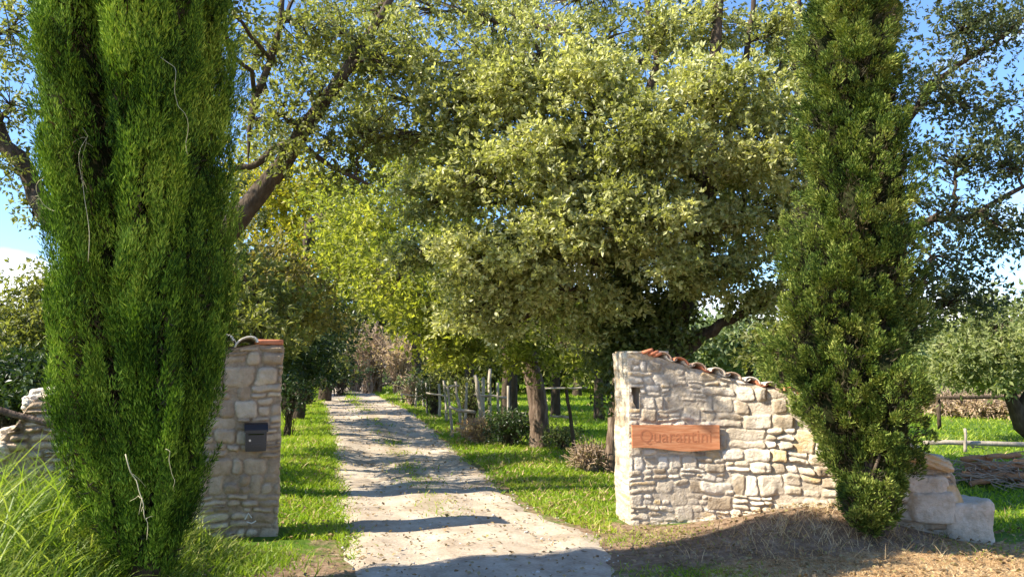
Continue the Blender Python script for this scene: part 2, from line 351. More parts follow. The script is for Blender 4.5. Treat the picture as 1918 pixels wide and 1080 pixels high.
# inner left verge and inner right verge
n = 60000; y = logy(n, 7.6, 58); x = rl(y)-rg.exponential(1, n)*(.8+.08*y); xy = np.stack([x+rg.normal(.1, .1, n), y], 1)
xy = xy[~((xy[:, 0] < -2.15) & (xy[:, 1] < 8.2))]
h = .045+.0035*xy[:, 1]; blades('verge_grass', xy, h, .007+xy[:, 1]*.0011, M['grass'], .5, .4, 4, label='green grass strip left of the track beyond the gate', seg=2)
n = 170000; y = logy(n, 7.9, 90); x = rr(np.minimum(y, 58))+rg.exponential(1, n)*(1.5+.35*y)-.1+rg.normal(0, .12, n); xy = np.stack([x, y], 1)
wl = 8.1-.276*(xy[:, 0]-1.04)
xy = xy[(xy[:, 0] > rr(xy[:, 1])+.0) & ((xy[:, 0] < 1.0) | (xy[:, 1] > wl+.55))]
h = .04+.003*xy[:, 1]; blades('field_grass', xy, h, .007+xy[:, 1]*.0012, M['grass'], .5, .4, 5, label='bright green meadow grass to the right of the track', seg=2)
# tufts in the foreground right, near the pillar
pts = []
for (px, py, r0, n) in [(1290, 1072, .22, 500), (1170, 1012, .22, 420), (1340, 1080, .15, 200), (1590, 985, .25, 250), (1880, 985, .5, 1500), (1230, 1000, .2, 200), (1840, 1035, .3, 260)]:
    c = G(px, py); pts.append(c[:2]+rg.normal(0, r0, (n, 2))*[1.4, .7])
blades('verge_grass', np.vstack(pts), .055, .009, M['grass'], .5, .5, 6, label='small green grass tufts in the straw at right foreground')
# straw litter, right foreground
n = 90000; xy = np.stack([rg.uniform(.7, 6.5, n), rg.uniform(4.2, 8.4, n)], 1)
st, so = cover(xy[:, 0], xy[:, 1]); keep = rg.uniform(0, 1, n) < np.maximum(st*(1-.85*so), .12*so*(xy[:, 0] > 1.3)); xy = xy[keep]
wl = 8.1-.276*(xy[:, 0]-1.04); xy = xy[xy[:, 1] < wl-.02]
blades('straw', xy, .035, .007, M['straw'], 1.6, .9, 7, label='dry straw and mown grass litter in the right foreground', seg=2)
n = 700; xy = np.stack([rg.normal(2.7, .6, n), rg.normal(7.25, .3, n)], 1)
blades('dry_grass', xy, .14, .005, M['straw'], .5, .5, 8, label='thin dry grass stalks on the mound before the right wall', seg=3)
n = 9000; y = logy(n, 7.9, 40); sd_ = rg.random(n) < .35; x2_ = np.where(sd_, rl(y)-rg.exponential(1, n)*(.5+.04*y), rr(y)+rg.exponential(1, n)*(.8+.12*y)); xy = clumpy(np.stack([x2_, y], 1), 1.6, 75, .05)
wl = 8.1-.276*(xy[:, 0]-1.04); xy = xy[((xy[:, 0] < 1.0) | (xy[:, 1] > wl+.6)) & ~((xy[:, 0] < -2.15) & (xy[:, 1] < 8.2))]
blades('dry_grass', xy, .06+.004*xy[:, 1], .006+xy[:, 1]*.001, M['straw'], .6, .6, 15, label='scattered dry grass stalks in the green verges of the track', seg=2)
# weeds on the crown of the track and creeping over its edges
n = 5200; y = logy(n, 8.6, 45); f = rg.normal(.52, .07, n); xy = np.stack([rl(y)+(rr(y)-rl(y))*f, y], 1); xy = clumpy(xy, 2.6, 71, .12)
n = 9000; y = logy(n, 6.8, 45); sd_ = rg.random(n) < .5; e_ = np.abs(rg.normal(0, .13, n)); x2_ = np.where(sd_, rl(y)+e_, rr(y)-e_); xy2 = clumpy(np.stack([x2_, y], 1), 3.2, 72, .02); xy2 = xy2[~((xy2[:, 1] < 8.2) & (xy2[:, 0] > 0))]
xy = np.vstack([xy, xy2]); xy = xy[rg.random(len(xy)) < .6]; blades('weeds', xy, .035+.003*xy[:, 1], .006+xy[:, 1]*.001, M['grass'], .7, .5, 14, z=H(xy[:, 0], xy[:, 1])+.02, label='low weeds along the middle and ragged edges of the track', seg=2)
# dead leaves + pebbles on the track
def litter(name, xy, size, mat, label, seed, dz=.03):
    g = np.random.default_rng(seed); n = len(xy)
    P = np.stack([xy[:, 0], xy[:, 1], H(xy[:, 0], xy[:, 1])+dz+g.uniform(0, .012, n)], 1)
    D = nrm(g.normal(0, 1, (n, 3))*[1, 1, .3]); Nn = nrm(g.normal(0, .45, (n, 3))+[0, 0, 1])
    o = leafobj(name, P, D, Nn, size*g.uniform(.6, 1.4, n), .6, mat, None); return tag(o, label, kind='stuff')
def leafobj(name, P, D, Nn, L, asp, mat, parent, fold=.12):
    S = nrm(np.cross(D, Nn)); L = L[:, None]; up = np.cross(S, D)
    a = P+D*L*.45+S*L*asp*.5+up*L*fold; b = P+D*L*.45-S*L*asp*.5+up*L*fold
    V = np.stack([P, a, P+D*L, b], 1).reshape(-1, 3); k = np.arange(len(P))*4
    return mesh(name, V, [np.stack([k, k+1, k+2, k+3], 1)], mat, parent)
y = logy(8200, 5, 34); f = rg.uniform(-.5, 2.0, 8200); xy = np.stack([rl(y)+(rr(y)-rl(y))*f, y], 1)
xy = xy[(np.abs(rg.normal(0, 1, len(xy))) > .5) | (f < .1) | (f > .9)]
litter('dead_leaves', xy, .03+.0012*xy[:, 1], M['deadleaf'], 'brown fallen leaves scattered over the track', 9)
xy = np.stack([rg.uniform(1.0, 6, 3500), rg.uniform(4.5, 8, 3500)], 1)
litter('dead_leaves', xy, .04, M['deadleaf'], 'brown fallen leaves in the straw before the right wall', 10, .02)
mb = MB(); ico = np.array([[0, 0, 1], [.89, 0, .45], [.28, .85, .45], [-.72, .53, .45], [-.72, -.53, .45], [.28, -.85, .45], [.72, .53, -.45], [-.28, .85, -.45], [-.89, 0, -.45], [-.28, -.85, -.45], [.72, -.53, -.45], [0, 0, -1]])
icf = np.array([[0, 1, 2], [0, 2, 3], [0, 3, 4], [0, 4, 5], [0, 5, 1], [1, 6, 2], [2, 7, 3], [3, 8, 4], [4, 9, 5], [5, 10, 1], [6, 7, 2], [7, 8, 3], [8, 9, 4], [9, 10, 5], [10, 6, 1], [11, 7, 6], [11, 8, 7], [11, 9, 8], [11, 10, 9], [11, 6, 10]])
for k in range(1100):
    y = float(logy(1, 4.6, 22)[0]); x = float(rl(y)+(rr(y)-rl(y))*rg.beta(.8, .8)); s0 = abs(rg.normal(0, .005))+.003
    mb.add(ico*s0*[rg.uniform(.8, 1.5), rg.uniform(.8, 1.5), .7]+[x, y, float(H(x, y))+.02], None, icf)
tag(mb.build('gravel', M['pebble'], None, True), 'loose pebbles strewn over the dirt track', kind='stuff')

# ------------------------------------------------------------------ foliage
def clusters_of(blobs, g):
    out = []
    for (c, r, n) in blobs:
        d = nrm(g.normal(0, 1, (n, 3))); rad = g.uniform(0.15, 1, (n, 1))**.45
        out.append(np.array(c)+d*rad*np.array(r))
    return out
def foliage(cl, mtips, kleaf, spread, size, asp, mat, parent, g, up=.5, name='crown'):
    n = len(cl)
    out_dir = nrm(cl-cl.mean(0))
    tips = cl[:, None]+g.normal(0, 1, (n, mtips, 3))*np.array([1, 1, .55])*spread*g.uniform(.6, 1.3, (n, 1, 1))
    td = nrm(g.normal(0, .7, (n, mtips, 3))+(tips-cl[:, None])/spread*.7+[0, 0, .15])
    tips = np.repeat(tips.reshape(-1, 3), kleaf, 0); td = np.repeat(td.reshape(-1, 3), kleaf, 0); m = len(tips)
    D = nrm(td+g.normal(0, .75, (m, 3)))
    P = tips+D*size*g.uniform(0, .5, (m, 1))
    Nn = nrm(g.normal(0, .6, (m, 3))+[-.25, -.1, up])
    L = size*g.uniform(.55, 1.25, m)
    o = leafobj(name, P-np.array(parent.location), D, Nn, L, asp, mat, parent); return o
def curve(a, b, g, n=7, bow=.25, wob=.05, start=None):
    a = np.array(a, float); b = np.array(b, float); L = np.linalg.norm(b-a)
    s = np.array([0, 0, 1.]) if start is None else start
    c = a+s*L*bow; t = np.linspace(0, 1, n)[:, None]
    p = (1-t)**2*a+2*t*(1-t)*c+t*t*b
    p[1:-1] += g.normal(0, wob*L, (n-2, 3))*.6; return p
def tree(name, label, cat, base, trunk, blobs, mat, bark='bark', mt=9, kl=5, spread=.2, size=.09, asp=.5, seed=0, group=None, twigk=1, limbr=.07, up=.5, extra=None, trunks=None):
    g = np.random.default_rng(seed)
    root = empty(name, tuple(base), label, cat, group)
    tr = np.array([p[:3] for p in trunk]); rad = np.array([p[3] for p in trunk])
    # resample trunk
    n = max(8, 4*len(tr)); t = np.linspace(0, len(tr)-1, n); T = np.stack([np.interp(t, range(len(tr)), tr[:, k]) for k in range(3)], 1); Rr = np.interp(t, range(len(tr)), rad)
    T[1:-1] += g.normal(0, 1, (n-2, 3))*Rr[1:-1, None]*.05*[1, 1, 0]
    mb = MB(); mb.tube(T, Rr, 14, bump=.03, seed=seed)
    for ex in (trunks or []):
        e = np.array([p[:3] for p in ex]); er = np.array([p[3] for p in ex]); n2 = 4*len(e); t2 = np.linspace(0, len(e)-1, n2)
        E = np.stack([np.interp(t2, range(len(e)), e[:, k]) for k in range(3)], 1); Er = np.interp(t2, range(len(e)), er)
        tt_ = np.linspace(0, 1, n2)[:, None]; E += np.sin(tt_*g.uniform(4, 9)+g.uniform(0, 6))*np.sin(np.pi*tt_)*g.normal(0, .05, (1, 3))*[1, 1, .2]; E[1:-1] += g.normal(0, 1, (n2-2, 3))*Er[1:-1, None]*.2
        mb.tube(E, Er, 9, bump=.07, seed=seed); T = np.vstack([T, E]); Rr = np.concatenate([Rr, Er])
    bld(mb, 'trunk', M[bark], root, True)
    cls = clusters_of(blobs, g); tw = MB()
    for (c, r, _), cl in zip(blobs, cls):
        c = np.array(c); hi = T[:, 2] > T[:, 2].max()*.3
        dist = np.linalg.norm(T-c, axis=1)+.8*np.maximum(0, T[:, 2]-c[2])+(~hi)*3
        k = int(np.argmin(dist)); a = T[k]
        lim = curve(a, c, g, 9, .3, .035, nrm(np.array([c[0]-a[0], c[1]-a[1], abs(c[2]-a[2])+.4])))
        lr = np.linspace(min(Rr[k]*.7, limbr), limbr*.22, 9)
        lb = MB(); lb.tube(lim, lr, 7, bump=.06, seed=seed); bld(lb, 'branch', M[bark], root, True)
        for q in cl[::twigk]:
            kk = int(np.argmin(np.linalg.norm(lim[2:]-q, axis=1)))+1
            p = curve(lim[kk], q, g, 4, .2, .05, nrm(q-lim[kk]+np.array([0, 0, .1])))
            tw.tube(p, np.linspace(limbr*.22, .004, 4), 3, cap=False)
    tag(bld(tw, 'twigs', M[bark], root), kind='stuff')
    al = np.vstack(cls); foliage(al, mt, kl, spread, size, asp, mat if not isinstance(mat, str) else M[mat], root, g, up)
    if extra: extra(root, g)
    return root
def B(px, py, Y, rx, ry, rd, n):
    c = W(px, py, Y); s = Y/F; return (c, (rx*s, rd, ry*s), n)
def gp(x, y): return (x, y, float(H(x, y)))

# --- central holm oak, behind the right wall
x0, y0 = 1.9, 10.3
def tp(px, py, Y, r): return (*W(px, py, Y), r)
oak_bl = [B(1330, 180, 8.9, 120, 70, .6, 46), B(1410, 270, 8.9, 95, 100, .6, 46), B(1240, 270, 8.7, 110, 85, .6, 46), B(1120, 210, 9.1, 100, 75, .6, 40), B(1190, 390, 8.6, 110, 70, .5, 42),
 B(1060, 330, 9.2, 100, 85, .6, 44), B(950, 240, 9.6, 110, 85, .7, 40), B(850, 150, 9.9, 110, 80, .7, 36), B(750, 80, 10, 80, 60, .6, 18), B(1000, 100, 10, 120, 75, .7, 36), B(1150, 70, 10.2, 110, 55, .7, 18),
 B(1310, 430, 9, 110, 55, .5, 34), B(1440, 390, 9.3, 90, 80, .6, 34), B(940, 430, 9.6, 110, 75, .6, 40), B(930, 530, 9.6, 100, 55, .5, 34), B(1050, 480, 9.5, 95, 65, .6, 34), B(820, 270, 10.4, 90, 70, .7, 26),
 B(1350, 300, 10.4, 130, 110, .6, 34), B(1100, 280, 10.8, 130, 120, .6, 30), B(700, 170, 10.5, 60, 60, .6, 12), B(1480, 200, 9.6, 60, 60, .5, 16), B(1010, 570, 10, 90, 40, .5, 18), B(1500, 480, 9.6, 70, 60, .4, 14),
 B(1000, 300, 8.8, 90, 60, .45, 30), B(880, 330, 9.2, 80, 50, .45, 24), B(1080, 420, 8.7, 90, 55, .45, 30), B(980, 470, 9, 80, 45, .4, 24), B(870, 480, 9.3, 70, 45, .4, 20), B(1230, 480, 8.7, 90, 35, .4, 18), B(1100, 130, 9.0, 90, 45, .45, 24), B(960, 170, 9.3, 80, 50, .45, 24), B(840, 210, 9.6, 80, 50, .45, 22), B(1040, 540, 9.2, 60, 34, .35, 14), B(1490, 300, 9.2, 55, 70, .4, 16), B(1380, 500, 9.2, 70, 34, .35, 12), B(1180, 270, 8.6, 70, 50, .4, 20),
 B(1330, 530, 9.4, 80, 40, .5, 22), B(1430, 560, 9.6, 70, 36, .5, 20), B(1500, 400, 9.0, 60, 40, .4, 14), B(640, 120, 10, 60, 60, .6, 16), B(720, 260, 9.8, 60, 45, .5, 18), B(790, 380, 9.9, 60, 40, .5, 16),
 B(870, 590, 9.8, 60, 30, .4, 14), B(950, 610, 9.9, 60, 34, .4, 16), B(780, 470, 9.9, 50, 34, .4, 12), B(1150, 560, 9.5, 70, 40, .4, 16), B(1090, 620, 10.2, 60, 40, .5, 16), B(1340, 60, 10.6, 70, 45, .6, 20), B(1440, 70, 10.8, 70, 50, .6, 22), B(1500, 130, 10.4, 40, 50, .5, 14), B(1250, 60, 10.6, 60, 45, .6, 18), B(1560, 300, 8.9, 30, 60, .25, 8), B(1530, 420, 8.9, 40, 50, .25, 10),
 B(900, 40, 11.5, 130, 70, .9, 40), B(1060, 10, 11.8, 120, 50, .9, 30), B(760, 10, 11.5, 90, 60, .9, 24), B(860, 330, 11.5, 110, 100, .9, 26), B(1010, 400, 11.6, 110, 110, .9, 28), B(1150, 450, 11.6, 110, 110, .9, 28), B(1260, 360, 11.8, 120, 120, .9, 26), B(1400, 420, 11.6, 100, 80, .8, 26), B(1200, 130, 11.8, 130, 70, .9, 26), B(960, 150, 11.8, 120, 90, .9, 36)]
def ivy(root, g):
    c = clusters_of([(W(1175, 600, 10.1), (.36, .3, .75), 90), (W(1250, 610, 10.1), (.34, .3, .6), 70), (W(1180, 470, 10.2), (.4, .3, .5), 40), (W(1150, 690, 10.2), (.3, .3, .5), 30)], g)
    foliage(np.vstack(c), 9, 5, .10, .07, .7, M['ivy'], root, g, .3, 'ivy')
tree('oak_tree', 'large pale-leaved oak with ivy-clad trunks spreading over the track behind the right wall', 'tree', gp(x0, y0),
     [(x0, y0, -.1, .30), tp(1240, 690, 10.3, .24), tp(1265, 590, 10.3, .2), tp(1310, 470, 10.3, .16), tp(1330, 250, 10.3, .11), tp(1345, 20, 10.4, .06), tp(1365, -150, 10.5, .035)],
     oak_bl, 'oak', mt=17, kl=7, spread=.13, size=.07, asp=.55, seed=11, limbr=.06, extra=ivy,
     trunks=[[(1.75, 10.3, .3, .2), tp(1185, 600, 10.4, .15), tp(1165, 450, 10.5, .12), tp(1120, 250, 10.6, .09), tp(1060, 60, 10.6, .06)],
             [tp(1270, 660, 10.3, .12), tp(1360, 600, 10.0, .06), tp(1450, 565, 9.8, .03)],
             [tp(1320, 400, 10.3, .1), tp(1385, 180, 10.6, .05), tp(1410, 20, 10.8, .035), tp(1420, -90, 10.9, .03)],
             [tp(1370, 330, 10.5, .06), tp(1450, 150, 10.8, .04), tp(1495, 60, 11, .035), tp(1500, -60, 11, .03)],
             [tp(1150, 330, 10.6, .07), tp(1230, 120, 10.9, .05), tp(1210, -20, 11, .04)]])
# --- trunk just behind the right gate pillar
x1, y1 = G(1142, 885)[:2]
tree('tree', 'mossy slanting tree trunk seen at the left edge of the right gate pillar', 'tree', gp(x1, y1),
     [(x1, y1, -.1, .11), tp(1150, 780, y1, .085), tp(1165, 640, y1, .07), tp(1140, 480, y1+.1, .05)], [B(1120, 560, y1, 60, 60, .5, 22), B(1180, 520, y1+.4, 60, 50, .5, 18)], 'wood', 'barkred', 9, 5, .18, .08, seed=12, limbr=.03)
# --- mid tree beside the fence
x2, y2 = G(1010, 838)[:2]
tree('tree', 'rough-barked tree standing in the right verge beside the fence bushes', 'tree', gp(x2, y2),
     [(x2, y2, -.1, .23), (x2, y2, .5, .19), tp(1005, 740, y2, .19), tp(985, 650, y2, .17), tp(975, 560, y2, .13), tp(960, 420, y2, .08)],
     [B(800, 570, 13.5, 90, 60, .9, 34), B(880, 610, 13.6, 90, 60, .9, 36), B(840, 650, 13.8, 70, 34, .8, 26), B(960, 610, 14.6, 90, 55, .9, 30), B(1060, 600, 15, 80, 70, 1, 34), B(1080, 660, 14, 50, 36, .7, 16), B(730, 520, 14, 90, 80, 1, 40), B(900, 480, 15, 100, 80, 1, 30), B(1000, 680, 14.8, 60, 25, .6, 12)],
     'lime', 'barkred', 11, 5, .26, .11, .5, seed=13, limbr=.07,
     trunks=[[tp(990, 660, y2, .1), tp(940, 600, y2-1, .06), tp(860, 590, y2-2, .035)]])
x3, y3 = G(952, 805)[:2]
tree('tree', 'grey forked trunk just left of the rough-barked verge tree', 'tree', gp(x3, y3),
     [(x3, y3, -.1, .17), tp(948, 740, y3, .13), tp(952, 680, y3, .11), tp(930, 600, y3, .07), tp(900, 420, y3, .05)],
     [B(850, 420, 18, 90, 90, 1.2, 32), B(760, 400, 18, 100, 90, 1.2, 36), B(930, 340, 19, 90, 80, 1.2, 24), B(690, 470, 17.5, 80, 80, 1.2, 34), B(770, 560, 18.5, 60, 50, .9, 22), B(640, 500, 18, 60, 60, 1.1, 26), B(690, 400, 18, 80, 60, 1.1, 26)], 'lime', 'bark', 11, 5, .3, .13, .5, seed=14, limbr=.06)
# --- yellow-green tree over the far track, autumn tree
for lab, cat, px, Y, bl, mt_, sd, nm in [
  ('yellow green tree overhanging the middle of the track from the left', 'tree', 560, 24, [(700, 330, 22, 90, 70, 1.5, 30), (640, 400, 22, 70, 70, 1.5, 26), (780, 300, 23, 80, 60, 1.5, 26), (640, 480, 23, 50, 60, 1.2, 20), (860, 330, 24, 90, 70, 1.5, 22), (700, 430, 24, 90, 70, 1.5, 26)], 'lime', 15, 'maple_tree'),
  ('golden autumn tree behind the leaning oak limb on the left', 'tree', 540, 28, [(585, 360, 27, 60, 60, 1.6, 60), (510, 340, 27, 60, 50, 1.6, 44), (490, 420, 28, 60, 60, 1.6, 50), (580, 450, 27, 50, 50, 1.2, 40), (470, 330, 28, 40, 60, 1.2, 30)], 'gold', 16, 'autumn_tree'),
  ('brownish olive tree between the left pillar and the golden tree', 'tree', 500, 17, [(500, 510, 16, 60, 50, 1.1, 34), (560, 540, 17, 50, 50, 1.1, 28), (450, 560, 16, 50, 60, 1.1, 30), (570, 600, 18, 60, 40, 1.1, 20)], 'brownish', 17, 'tree'),
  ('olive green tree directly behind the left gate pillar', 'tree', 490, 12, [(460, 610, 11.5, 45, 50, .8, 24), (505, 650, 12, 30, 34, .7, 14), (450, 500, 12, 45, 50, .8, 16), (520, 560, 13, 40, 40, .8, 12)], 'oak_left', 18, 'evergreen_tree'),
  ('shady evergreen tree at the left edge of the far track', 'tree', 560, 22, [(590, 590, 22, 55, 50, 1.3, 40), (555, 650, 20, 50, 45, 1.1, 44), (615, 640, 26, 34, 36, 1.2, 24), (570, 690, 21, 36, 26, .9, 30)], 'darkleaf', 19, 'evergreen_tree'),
  ('olive tree farther along the left edge of the track', 'tree', 610, 34, [(620, 600, 34, 50, 50, 1.6, 34), (605, 680, 33, 34, 30, 1.3, 26), (680, 530, 36, 70, 50, 2, 40), (640, 460, 36, 60, 60, 2, 34)], 'oak_left', 20, 'tree')]:
    xx = (px-959)*Y/F; zt = W(px, bl[0][1], Y)[2]
    sz = .075+.0035*Y
    tree(nm, lab, cat, gp(xx, Y), [(xx, Y, -.1, .03+.008*Y), (xx+.1, Y, zt*.35, .025+.006*Y), (xx+.2, Y, zt*.8, .015+.004*Y)], [B(*q) for q in bl], mt_, mt=12, kl=5, spread=.014*Y+.05, size=sz, asp=.5, seed=sd, limbr=.06)

for k, (xx, YY, hh, rx, nn, lab) in enumerate([(-6.0, 12.6, 4.4, 1.3, 60, 'unseen olive tree added behind the left cypress to shade the track, nearer one'), (-7.2, 17.5, 5.2, 1.6, 70, 'unseen olive tree added behind the left cypress to shade the track, middle one'), (-9.5, 24, 6.2, 2.0, 80, 'unseen olive tree added behind the left cypress to shade the track, farther one')]):  # hidden trees added to cast broken shade over the track
    tree('tree', lab, 'tree', gp(xx, YY), [(xx, YY, -.1, .14), (xx+.1, YY, hh*.4, .11), (xx-.1, YY, hh*.8, .07), (xx, YY, hh, .04)],
         [((xx, YY, hh), (rx, rx*.7, .8), nn), ((xx+.5, YY+.3, hh*.62), (rx*.8, rx*.6, .7), nn*2//3)], 'wood', mt=10, kl=5, spread=.24, size=.12, seed=300+k, limbr=.05)
# --- left leaning oak
x4, y4 = -4.35, 9.7
xo = lambda px, py, r, Y=9.6: tp(px, py, Y, r)
tree('oak_tree', 'leaning oak behind the left cypress with a thick dark limb slanting over the track', 'tree', gp(x4, y4),
     [(x4, y4, -.1, .32), xo(300, 640, .24), xo(370, 500, .17), xo(450, 405, .13), xo(520, 320, .11), xo(575, 235, .095), xo(650, 130, .07), xo(720, 20, .045), xo(780, -90, .03)],
     [B(560, 40, 9.5, 80, 45, .6, 28), B(490, 100, 9.6, 55, 55, .6, 26), B(520, 210, 9.4, 55, 45, .5, 24), B(540, 290, 9.2, 50, 30, .3, 12), B(600, 170, 9.2, 45, 35, .3, 12), B(610, 260, 9.5, 60, 35, .5, 18), B(630, 60, 9.3, 60, 50, .5, 12), B(720, 110, 9.3, 60, 60, .5, 20), B(640, 320, 9.8, 60, 30, .5, 14),
      B(700, 230, 9.4, 55, 45, .5, 20), B(40, 60, 9.5, 70, 60, .6, 26), B(30, 190, 9.5, 55, 55, .6, 18), B(20, 320, 9.6, 45, 45, .5, 12), B(-80, 200, 9.5, 80, 120, .7, 20), B(60, 400, 9.8, 40, 30, .4, 8), B(-60, 20, 9.5, 80, 80, .7, 16),
      ((-2.95, 7.3, 5.35), (.4, .24, .3), 12), ((-3.1, 7.7, 5.2), (.7, .5, .35), 26), B(480, 250, 13, 60, 50, .8, 26), B(660, 190, 13.5, 60, 45, .8, 26), B(570, 130, 13, 60, 50, .8, 22), B(610, 20, 12, 80, 50, .8, 26), B(700, 30, 11, 60, 50, .7, 20)],  # first clump: out-of-frame foliage added to dapple the right wall
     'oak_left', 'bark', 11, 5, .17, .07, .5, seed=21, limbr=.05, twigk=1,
     trunks=[[xo(310, 620, .2), xo(200, 500, .15), xo(70, 380, .12), xo(0, 275, .1), xo(-60, 120, .07), xo(-90, -60, .04)],
             [xo(560, 260, .06), xo(490, 300, .045), xo(430, 320, .03)],
             [xo(465, 320, .0), xo(480, 200, .05), xo(500, 100, .04), xo(520, 0, .03), xo(540, -80, .02)],
             [xo(560, 270, .04), xo(620, 310, .03), xo(690, 345, .02)]])
# --- bush behind the left wall remnant
for (lab, c, r, n, mt_, sd, bx, by) in [
  ('olive bush with sunlit yellow top behind the left wall remnant', [(30, 570, 10.2, 80, 46), (90, 610, 10, 60, 45), (20, 640, 9.8, 80, 45), (100, 540, 10.4, 50, 40)], .6, 45, 'oak_left', 31, -6.0, 10.6),
  ('dark green bush low behind the sunlit stones at far left', [(30, 705, 8.8, 80, 34), (90, 715, 8.6, 50, 34), (-40, 710, 8.8, 60, 40)], .5, 50, 'darkleaf', 32, -5.2, 8.9)]:
    tree('bush', lab, 'bush', gp(bx, by), [(bx, by, -.05, .06), (bx+.1, by, .5, .05), (bx+.2, by, 1.3, .03)], [B(a, b_, Y, rx, ry, r, n) for a, b_, Y, rx, ry in c], mt_, mt=9, kl=5, spread=.13, size=.07, seed=sd, limbr=.025)

# --- right back oak
x5, y5 = 5.2, 12.8
tree('oak_tree', 'dark grey-green oak against the sky at the right edge behind the right cypress', 'tree', gp(x5, y5),
     [(x5, y5, -.1, .3), (x5-.1, y5, 1.4, .24), (x5, y5, 3, .2), (x5+.1, y5, 4.6, .14), (x5+.2, y5, 6.2, .09)],
     [B(1800, 50, 12, 90, 60, .8, 34), B(1890, 60, 12, 70, 60, .8, 26), B(1750, 150, 12, 60, 60, .8, 24), B(1810, 190, 12.2, 70, 60, .8, 30), B(1790, 290, 12, 75, 55, .8, 34), B(1880, 300, 12.3, 60, 60, .8, 28),
      B(1760, 400, 12, 60, 50, .7, 24), B(1860, 420, 12.2, 80, 45, .7, 32), B(1760, 500, 12, 60, 45, .7, 26), B(1800, 560, 12, 60, 34, .6, 24), B(1900, 450, 12.4, 50, 30, .6, 10), B(1720, 580, 12.4, 50, 40, .6, 18),
      B(1560, 60, 12, 60, 60, .7, 20), B(1650, 30, 12.4, 60, 50, .7, 18), B(1460, 40, 12.2, 60, 50, .7, 14), B(1300, 40, 12.6, 70, 40, .7, 12), B(1970, 200, 12, 70, 100, .8, 24), B(1230, 30, 12.5, 60, 50, .7, 12)],
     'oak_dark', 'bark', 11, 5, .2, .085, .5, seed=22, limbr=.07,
     trunks=[[(x5, y5, 3.2, .1), tp(1735, 412, 12.4, .06), tp(1830, 405, 12.2, .045), tp(1910, 355, 12, .035), tp(1960, 330, 12, .02)],
             [(x5, y5, 4.0, .09), tp(1760, 150, 12.4, .05), tp(1860, 80, 12.2, .035), tp(1930, 30, 12, .02)],
             [(x5, y5, 3.4, .1), tp(1500, 250, 12.8, .07), tp(1480, 60, 12.8, .05), tp(1490, -60, 12.8, .03)]])
# --- far tree at right edge, leaning trunk
x6, y6 = 11.6, 17.5
tree('tree', 'bushy olive tree with leaning forked trunk at the far right of the meadow', 'tree', gp(x6, y6),
     [(x6, y6, -.1, .2), tp(1915, 800, y6, .17), tp(1895, 745, y6, .13), tp(1880, 700, y6, .08), tp(1870, 620, y6, .05)],
     [B(1870, 610, 17, 90, 40, 1.2, 46), B(1800, 650, 17, 60, 40, 1, 40), B(1880, 670, 17, 80, 40, 1.2, 46), B(1960, 640, 17, 70, 60, 1.2, 30), B(1830, 700, 17, 60, 26, 1, 30), B(1910, 710, 18, 60, 20, 1, 20), B(1850, 570, 18, 70, 26, 1, 22), B(1780, 700, 17.5, 40, 26, .8, 18)], 'pale_olive', 'bark', 11, 5, .25, .12, .45, seed=23, limbr=.07,
     trunks=[[tp(1905, 780, y6, .12), tp(1950, 690, y6, .09), tp(1960, 640, y6, .05)]])
# --- silvery bushes seen in the gap over the right wall, and far trees beyond the meadow
gi = np.random.default_rng(77)
def small(name, lab, px, py, Y, rx, ry, mt_, sd, n=44, grp=None, size=None, cat='tree'):
    x = (px-959)*Y/F; z = W(px, py, Y)[2]; s = Y/F
    bl = []; g = np.random.default_rng(sd)
    for k in range(6):
        bl.append(((x+g.uniform(-.8, .8)*rx*s, Y+g.uniform(-.5, .5)*rx*s, max(.6, z+(-.75+.27*k)*ry*s)), (rx*s*.62, rx*s*.5, ry*s*.42), n//4))
    tree(name, lab, cat, gp(x, Y), [(x, Y, float(H(x, Y))-.1, .012*Y*.5+.02), (x, Y, max(.3, z*.5), .01*Y*.5), (x+.1, Y, max(.5, z), .006*Y*.5)], bl, mt_, mt=8, kl=5, spread=.013*Y+.03, size=size or (.05+.0055*Y), asp=.55, seed=sd, limbr=.04, group=grp, twigk=2)
small('olive_tree', 'silvery round tree in the gap above the tiled wall top, left one', 1310, 645, 22, 50, 50, 'silver', 41, 70)
small('olive_tree', 'silvery yellow tree in the gap above the tiled wall top, next to the right cypress', 1400, 645, 21, 52, 52, 'silver', 42, 70)
small('bush', 'green bush filling the gap between the silvery trees and the right cypress', 1460, 640, 19, 40, 50, 'oak_left', 43, 50, cat='bush')
GRP = 'far trees beyond the meadow and woods'
spots = [(1000, 655, 48, 60, 45, 'wood'), (1080, 650, 42, 60, 50, 'oak_left'), (1140, 650, 50, 60, 50, 'wood'), (1210, 655, 46, 60, 45, 'wood'), (1290, 660, 70, 50, 34, 'wood'), (1380, 665, 75, 50, 30, 'wood'), (1520, 650, 44, 60, 50, 'wood'), (1600, 650, 44, 60, 50, 'wood'), (1700, 655, 40, 60, 45, 'silver'), (1780, 650, 46, 60, 46, 'pale_olive'), (1860, 650, 50, 60, 50, 'pale_olive'), (1950, 660, 46, 60, 50, 'wood'),
         (920, 640, 46, 60, 60, 'oak_left'), (840, 640, 52, 60, 60, 'wood'), (760, 600, 66, 60, 70, 'wood'), (690, 560, 70, 70, 80, 'wood'), (620, 600, 60, 60, 80, 'wood'), (540, 560, 46, 60, 90, 'wood'), (450, 560, 40, 60, 90, 'wood'), (340, 600, 36, 80, 90, 'wood'), (220, 620, 34, 80, 80, 'wood'), (90, 640, 30, 80, 60, 'wood'), (-20, 640, 28, 80, 60, 'oak_left'),
         (1040, 600, 26, 60, 60, 'wood'), (1120, 610, 24, 60, 60, 'wood'), (880, 560, 30, 70, 70, 'oak_left'), (960, 540, 28, 70, 70, 'wood'), (780, 500, 36, 70, 70, 'lime')]
